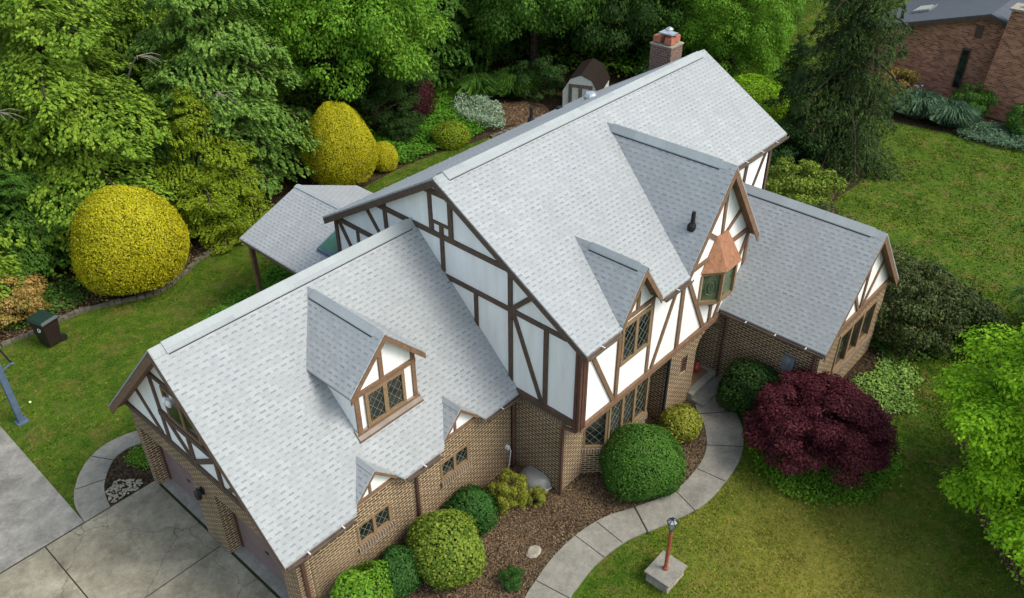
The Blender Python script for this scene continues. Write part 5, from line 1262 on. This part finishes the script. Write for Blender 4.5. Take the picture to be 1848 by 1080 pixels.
# stones
def rock(name, label, x, y, rx, ry, rz_, seed, rot=0, group=None):
    g = random.Random(seed); mb = MB(); n = 9; ring_ = []
    for (k, z) in ((1.0, 0), (1.03, .5), (.82, 1.0)):
        for i in range(n):
            a = 2 * math.pi * i / n; q = k * (0.82 + .3 * g.random() if k > 1 else .9 + .1 * g.random()); mb.v.append((rx * q * math.cos(a), ry * q * math.sin(a), rz_ * z * g.uniform(.85, 1.05)))
    mb.f += [(i, (i + 1) % n, n + (i + 1) % n, n + i) for i in range(n)] + [(n + i, n + (i + 1) % n, 2 * n + (i + 1) % n, 2 * n + i) for i in range(n)] + [tuple(range(2 * n, 3 * n))]
    o = mb.build(name, 'stone', bevel=.01); o.location = (x, y, 0.01); o.rotation_euler = (0, 0, rot); return tag(o, label, 'stone', group)
rock('stepping_stone', 'flat tan stone lying alone in the front mulch bed', 5.3, -5.72, .22, .17, .08, 3)
g = np.random.default_rng(80); mb = MB()
for q in scatter_poly([(-.82, 3.42), (-.7, 3.95), (-.3, 4.15), (.15, 3.6), (0.0, 3.40)], 150, g):
    s_ = g.uniform(.02, .05); a = g.uniform(0, 3); mb.lathe((q[0], q[1], .012), [(s_ * .7, 0), (s_, s_ * .5), (s_ * .5, s_ * .9)], 6, a)
tag(mb.build('gravel', 'stone'), 'small heap of pale gravel at the drive corner of the dark side bed', 'gravel', None, 'stuff')
g = np.random.default_rng(81); mb = MB()
# window-well cover in the corner
o = empty('window_well_cover', (7.20, -4.22, 0), 0, 'cloudy plastic window well cover against the brick in the shrub bed', 'cover')
mb = MB(); N_ = 12
vs = []; 
for (k, z) in ((1, 0), (1, .16), (.85, .34), (.55, .44), (.05, .48)):
    for i in range(N_ + 1):
        a = math.pi / 2 + math.pi * i / N_; vs.append((k * .5 * math.cos(a), k * .46 * math.sin(a), z * .75))
fs = [(r_ * (N_ + 1) + i, r_ * (N_ + 1) + i + 1, (r_ + 1) * (N_ + 1) + i + 1, (r_ + 1) * (N_ + 1) + i) for r_ in range(4) for i in range(N_)]
mb.add(vs, fs); mb.build('dome', 'bubble', o, smooth=True)
mb = MB(); mb.tube([(.52 * math.cos(math.pi / 2 + math.pi * i / N_), .48 * math.sin(math.pi / 2 + math.pi * i / N_), .03) for i in range(N_ + 1)], .03, 5); mb.build('rim', 'metal', o)

# garden shed (gambrel)
S_ = empty('garden_shed', (26.9, 9.9, 0), math.radians(24), 'small gambrel garden shed with grey white walls and brown trimmed double doors', 'shed')
prof = [(-1.2, 0), (1.2, 0), (1.2, 1.65), (.72, 2.45), (0, 2.75), (-.72, 2.45), (-1.2, 1.65)]
mb = MB(); mb.prism([(0, y, z) for y, z in prof], (3.0, 0, 0)); mb.build('wall', 'siding', S_)
mb = MB(); rp = [(-1.26, 1.58), (-.74, 2.47), (0, 2.77), (.74, 2.47), (1.26, 1.58)]
for a, b in zip(rp, rp[1:]):
    mb.prism([(-.03, a[0], a[1]), (-.03, b[0], b[1]), (-.03, b[0], b[1] + .04), (-.03, a[0], a[1] + .04)], (3.1, 0, 0))
mb.build('roof', 'shed_roof', S_)
mb = MB(); 
for s_ in (-1, 1):
    lo, hi = (0.02, .66) if s_ > 0 else (-.66, -.02)
    d_ = MB(); d_.box((-.03, lo, .1), (-.002, hi, 2.05)); d = d_.build('door', 'siding', S_)
    t_ = MB(); t_.box((-.06, lo, .1), (-.032, lo + .1, 2.05)); t_.box((-.06, hi - .1, .1), (-.032, hi, 2.05)); t_.box((-.058, lo + .1, .1), (-.032, hi - .1, .2)); t_.box((-.058, lo + .1, 1.95), (-.032, hi - .1, 2.05)); t_.box((-.058, lo + .1, .75), (-.032, hi - .1, .85)); t_.build('door_frame', 'shed_trim', d)
S_.scale = (.8, .74, .77)
mb = MB(); mb.box((-.05, -.80, .05), (-.002, -.68, 2.15)); mb.box((-.05, .68, .05), (-.002, .80, 2.15)); mb.box((-.05, -.68, 2.07), (-.002, .68, 2.15)); mb.build('trim', 'shed_trim', S_)

# neighbouring brick house
N_H = empty('brick_house', (41, -3, 0), 0, 'neighbouring red brick house with dark roof in the upper right corner', 'house')
def nb(mb, name, mat, par=None):
    o = mb.build(name, mat, par or N_H)
    if par is None: o.location = (-41, 3, 0)
    return o
mb = MB()
mb.prism([(41, -9.5, 0), (41, 1.6, 0), (41, 1.6, 2.85), (41, -3.8, 4.45), (41, -9.5, 2.6)], (12, 0, 0)); nw = nb(mb, 'brick_wall', 'red_brick')
mb = MB()
mb.prism([(40.75, 2.0, 2.835), (40.75, -3.8, 4.62), (40.75, -3.8, 4.50), (40.75, 2.0, 2.715)], (12.4, 0, 0)); mb.prism([(40.75, -3.799, 4.62), (40.75, -10.0, 2.60), (40.75, -10.0, 2.48), (40.75, -3.799, 4.50)], (12.4, 0, 0)); nr = nb(mb, 'roof', 'dark_shingle')
mb = MB(); mb.prism([(40.72, 2.0, 2.785), (40.72, -3.8, 4.57), (40.72, -3.8, 4.36), (40.72, 2.0, 2.575)], (.028, 0, 0)); mb.prism([(40.72, -3.80, 4.57), (40.72, -10.0, 2.55), (40.72, -10.0, 2.34), (40.72, -3.80, 4.36)], (.028, 0, 0)); mb.build('rake_board', 'timber', nr)
for (xx, yy) in ((43.0, -0.3), (46.5, -1.9)):
    zf = lambda y: 4.62 - .3078 * (y + 3.8)
    mb = MB(); mb.prism([(xx, yy, zf(yy) + .01), (xx + 1.2, yy, zf(yy) + .01), (xx + 1.2, yy + .8, zf(yy + .8) + .01), (xx, yy + .8, zf(yy + .8) + .01)], (0, 0, .12)); k1 = mb.build('skylight', 'metal', nr)
    mb = MB(); mb.prism([(xx + .08, yy + .06, zf(yy + .06) + .132), (xx + 1.12, yy + .06, zf(yy + .06) + .132), (xx + 1.12, yy + .74, zf(yy + .74) + .132), (xx + .08, yy + .74, zf(yy + .74) + .132)], (0, 0, .01)); mb.build('pane', 'glass', k1)
mb = MB(); mb.box((40.93, -3.35, .75), (41.05, -2.95, 2.75)); f_ = nb(mb, 'window', 'timber')
mb = MB(); mb.box((40.91, -3.30, .82), (40.928, -3.0, 2.68)); mb.build('pane', 'glass', f_)
mb = MB(); mb.box((40.95, -3.62, 3.35), (41.02, -3.28, 3.95)); nb(mb, 'gable_vent', 'timber')
mb = MB(); mb.add([(40.1, -6.7, 0), (41.2, -6.7, 0), (41.2, -4.5, 0), (40.1, -4.5, 0), (40.1, -6.4, 2.4), (41.2, -6.4, 2.4), (41.2, -4.6, 2.4), (40.1, -4.6, 2.4), (40.2, -6.1, 5.1), (41.2, -6.1, 5.1), (41.2, -4.75, 5.1), (40.2, -4.75, 5.1)],
 [(0, 3, 2, 1)] + [(a + i, a + (i + 1) % 4, a + 4 + (i + 1) % 4, a + 4 + i) for a in (0, 4) for i in range(4)] + [(8, 9, 10, 11)])
nch = nb(mb, 'chimney', 'red_brick')
mb = MB(); mb.box((40.1, -6.2, 5.102), (41.3, -4.65, 5.2)); mb.build('chimney_cap', 'stone', nch)
mb = MB(); mb.lathe((40.7, -5.2, 5.2), [(.13, 0), (.13, .16), (.15, .18), (.1, .2)], 10); mb.build('flue', 'trim', nch)
mb = MB(); mb.prism([(48, -2.5, 0), (48, 1.4, 0), (48, 1.4, 4.8), (48, -2.5, 4.9)], (.3, 0, 0)); nb(mb, 'upper_wall', 'timber')
mb = MB(); mb.box((40.72, -1.45, .2), (40.95, -1.2, .42)); mb.lathe((40.8, -1.6, .45), [(.04, 0), (.07, .05), (.02, .1)], 8); nb(mb, 'outdoor_light', 'white_pl')
mb = MB(); mb.lathe((0, 0, 0), [(.10, 0), (.13, .1), (.14, .22), (.16, .25), (.1, .27)], 10); o = mb.build('bird_feeder', 'red'); o.location = (35.3, 5.9, 1.35); o2 = MB(); o2.tube([(0, 0, -1.35), (0, 0, 0)], .02, 5); o2.build('pole', 'bark', o); tag(o, 'small red feeder on a pole beyond the lime green mound', 'feeder')
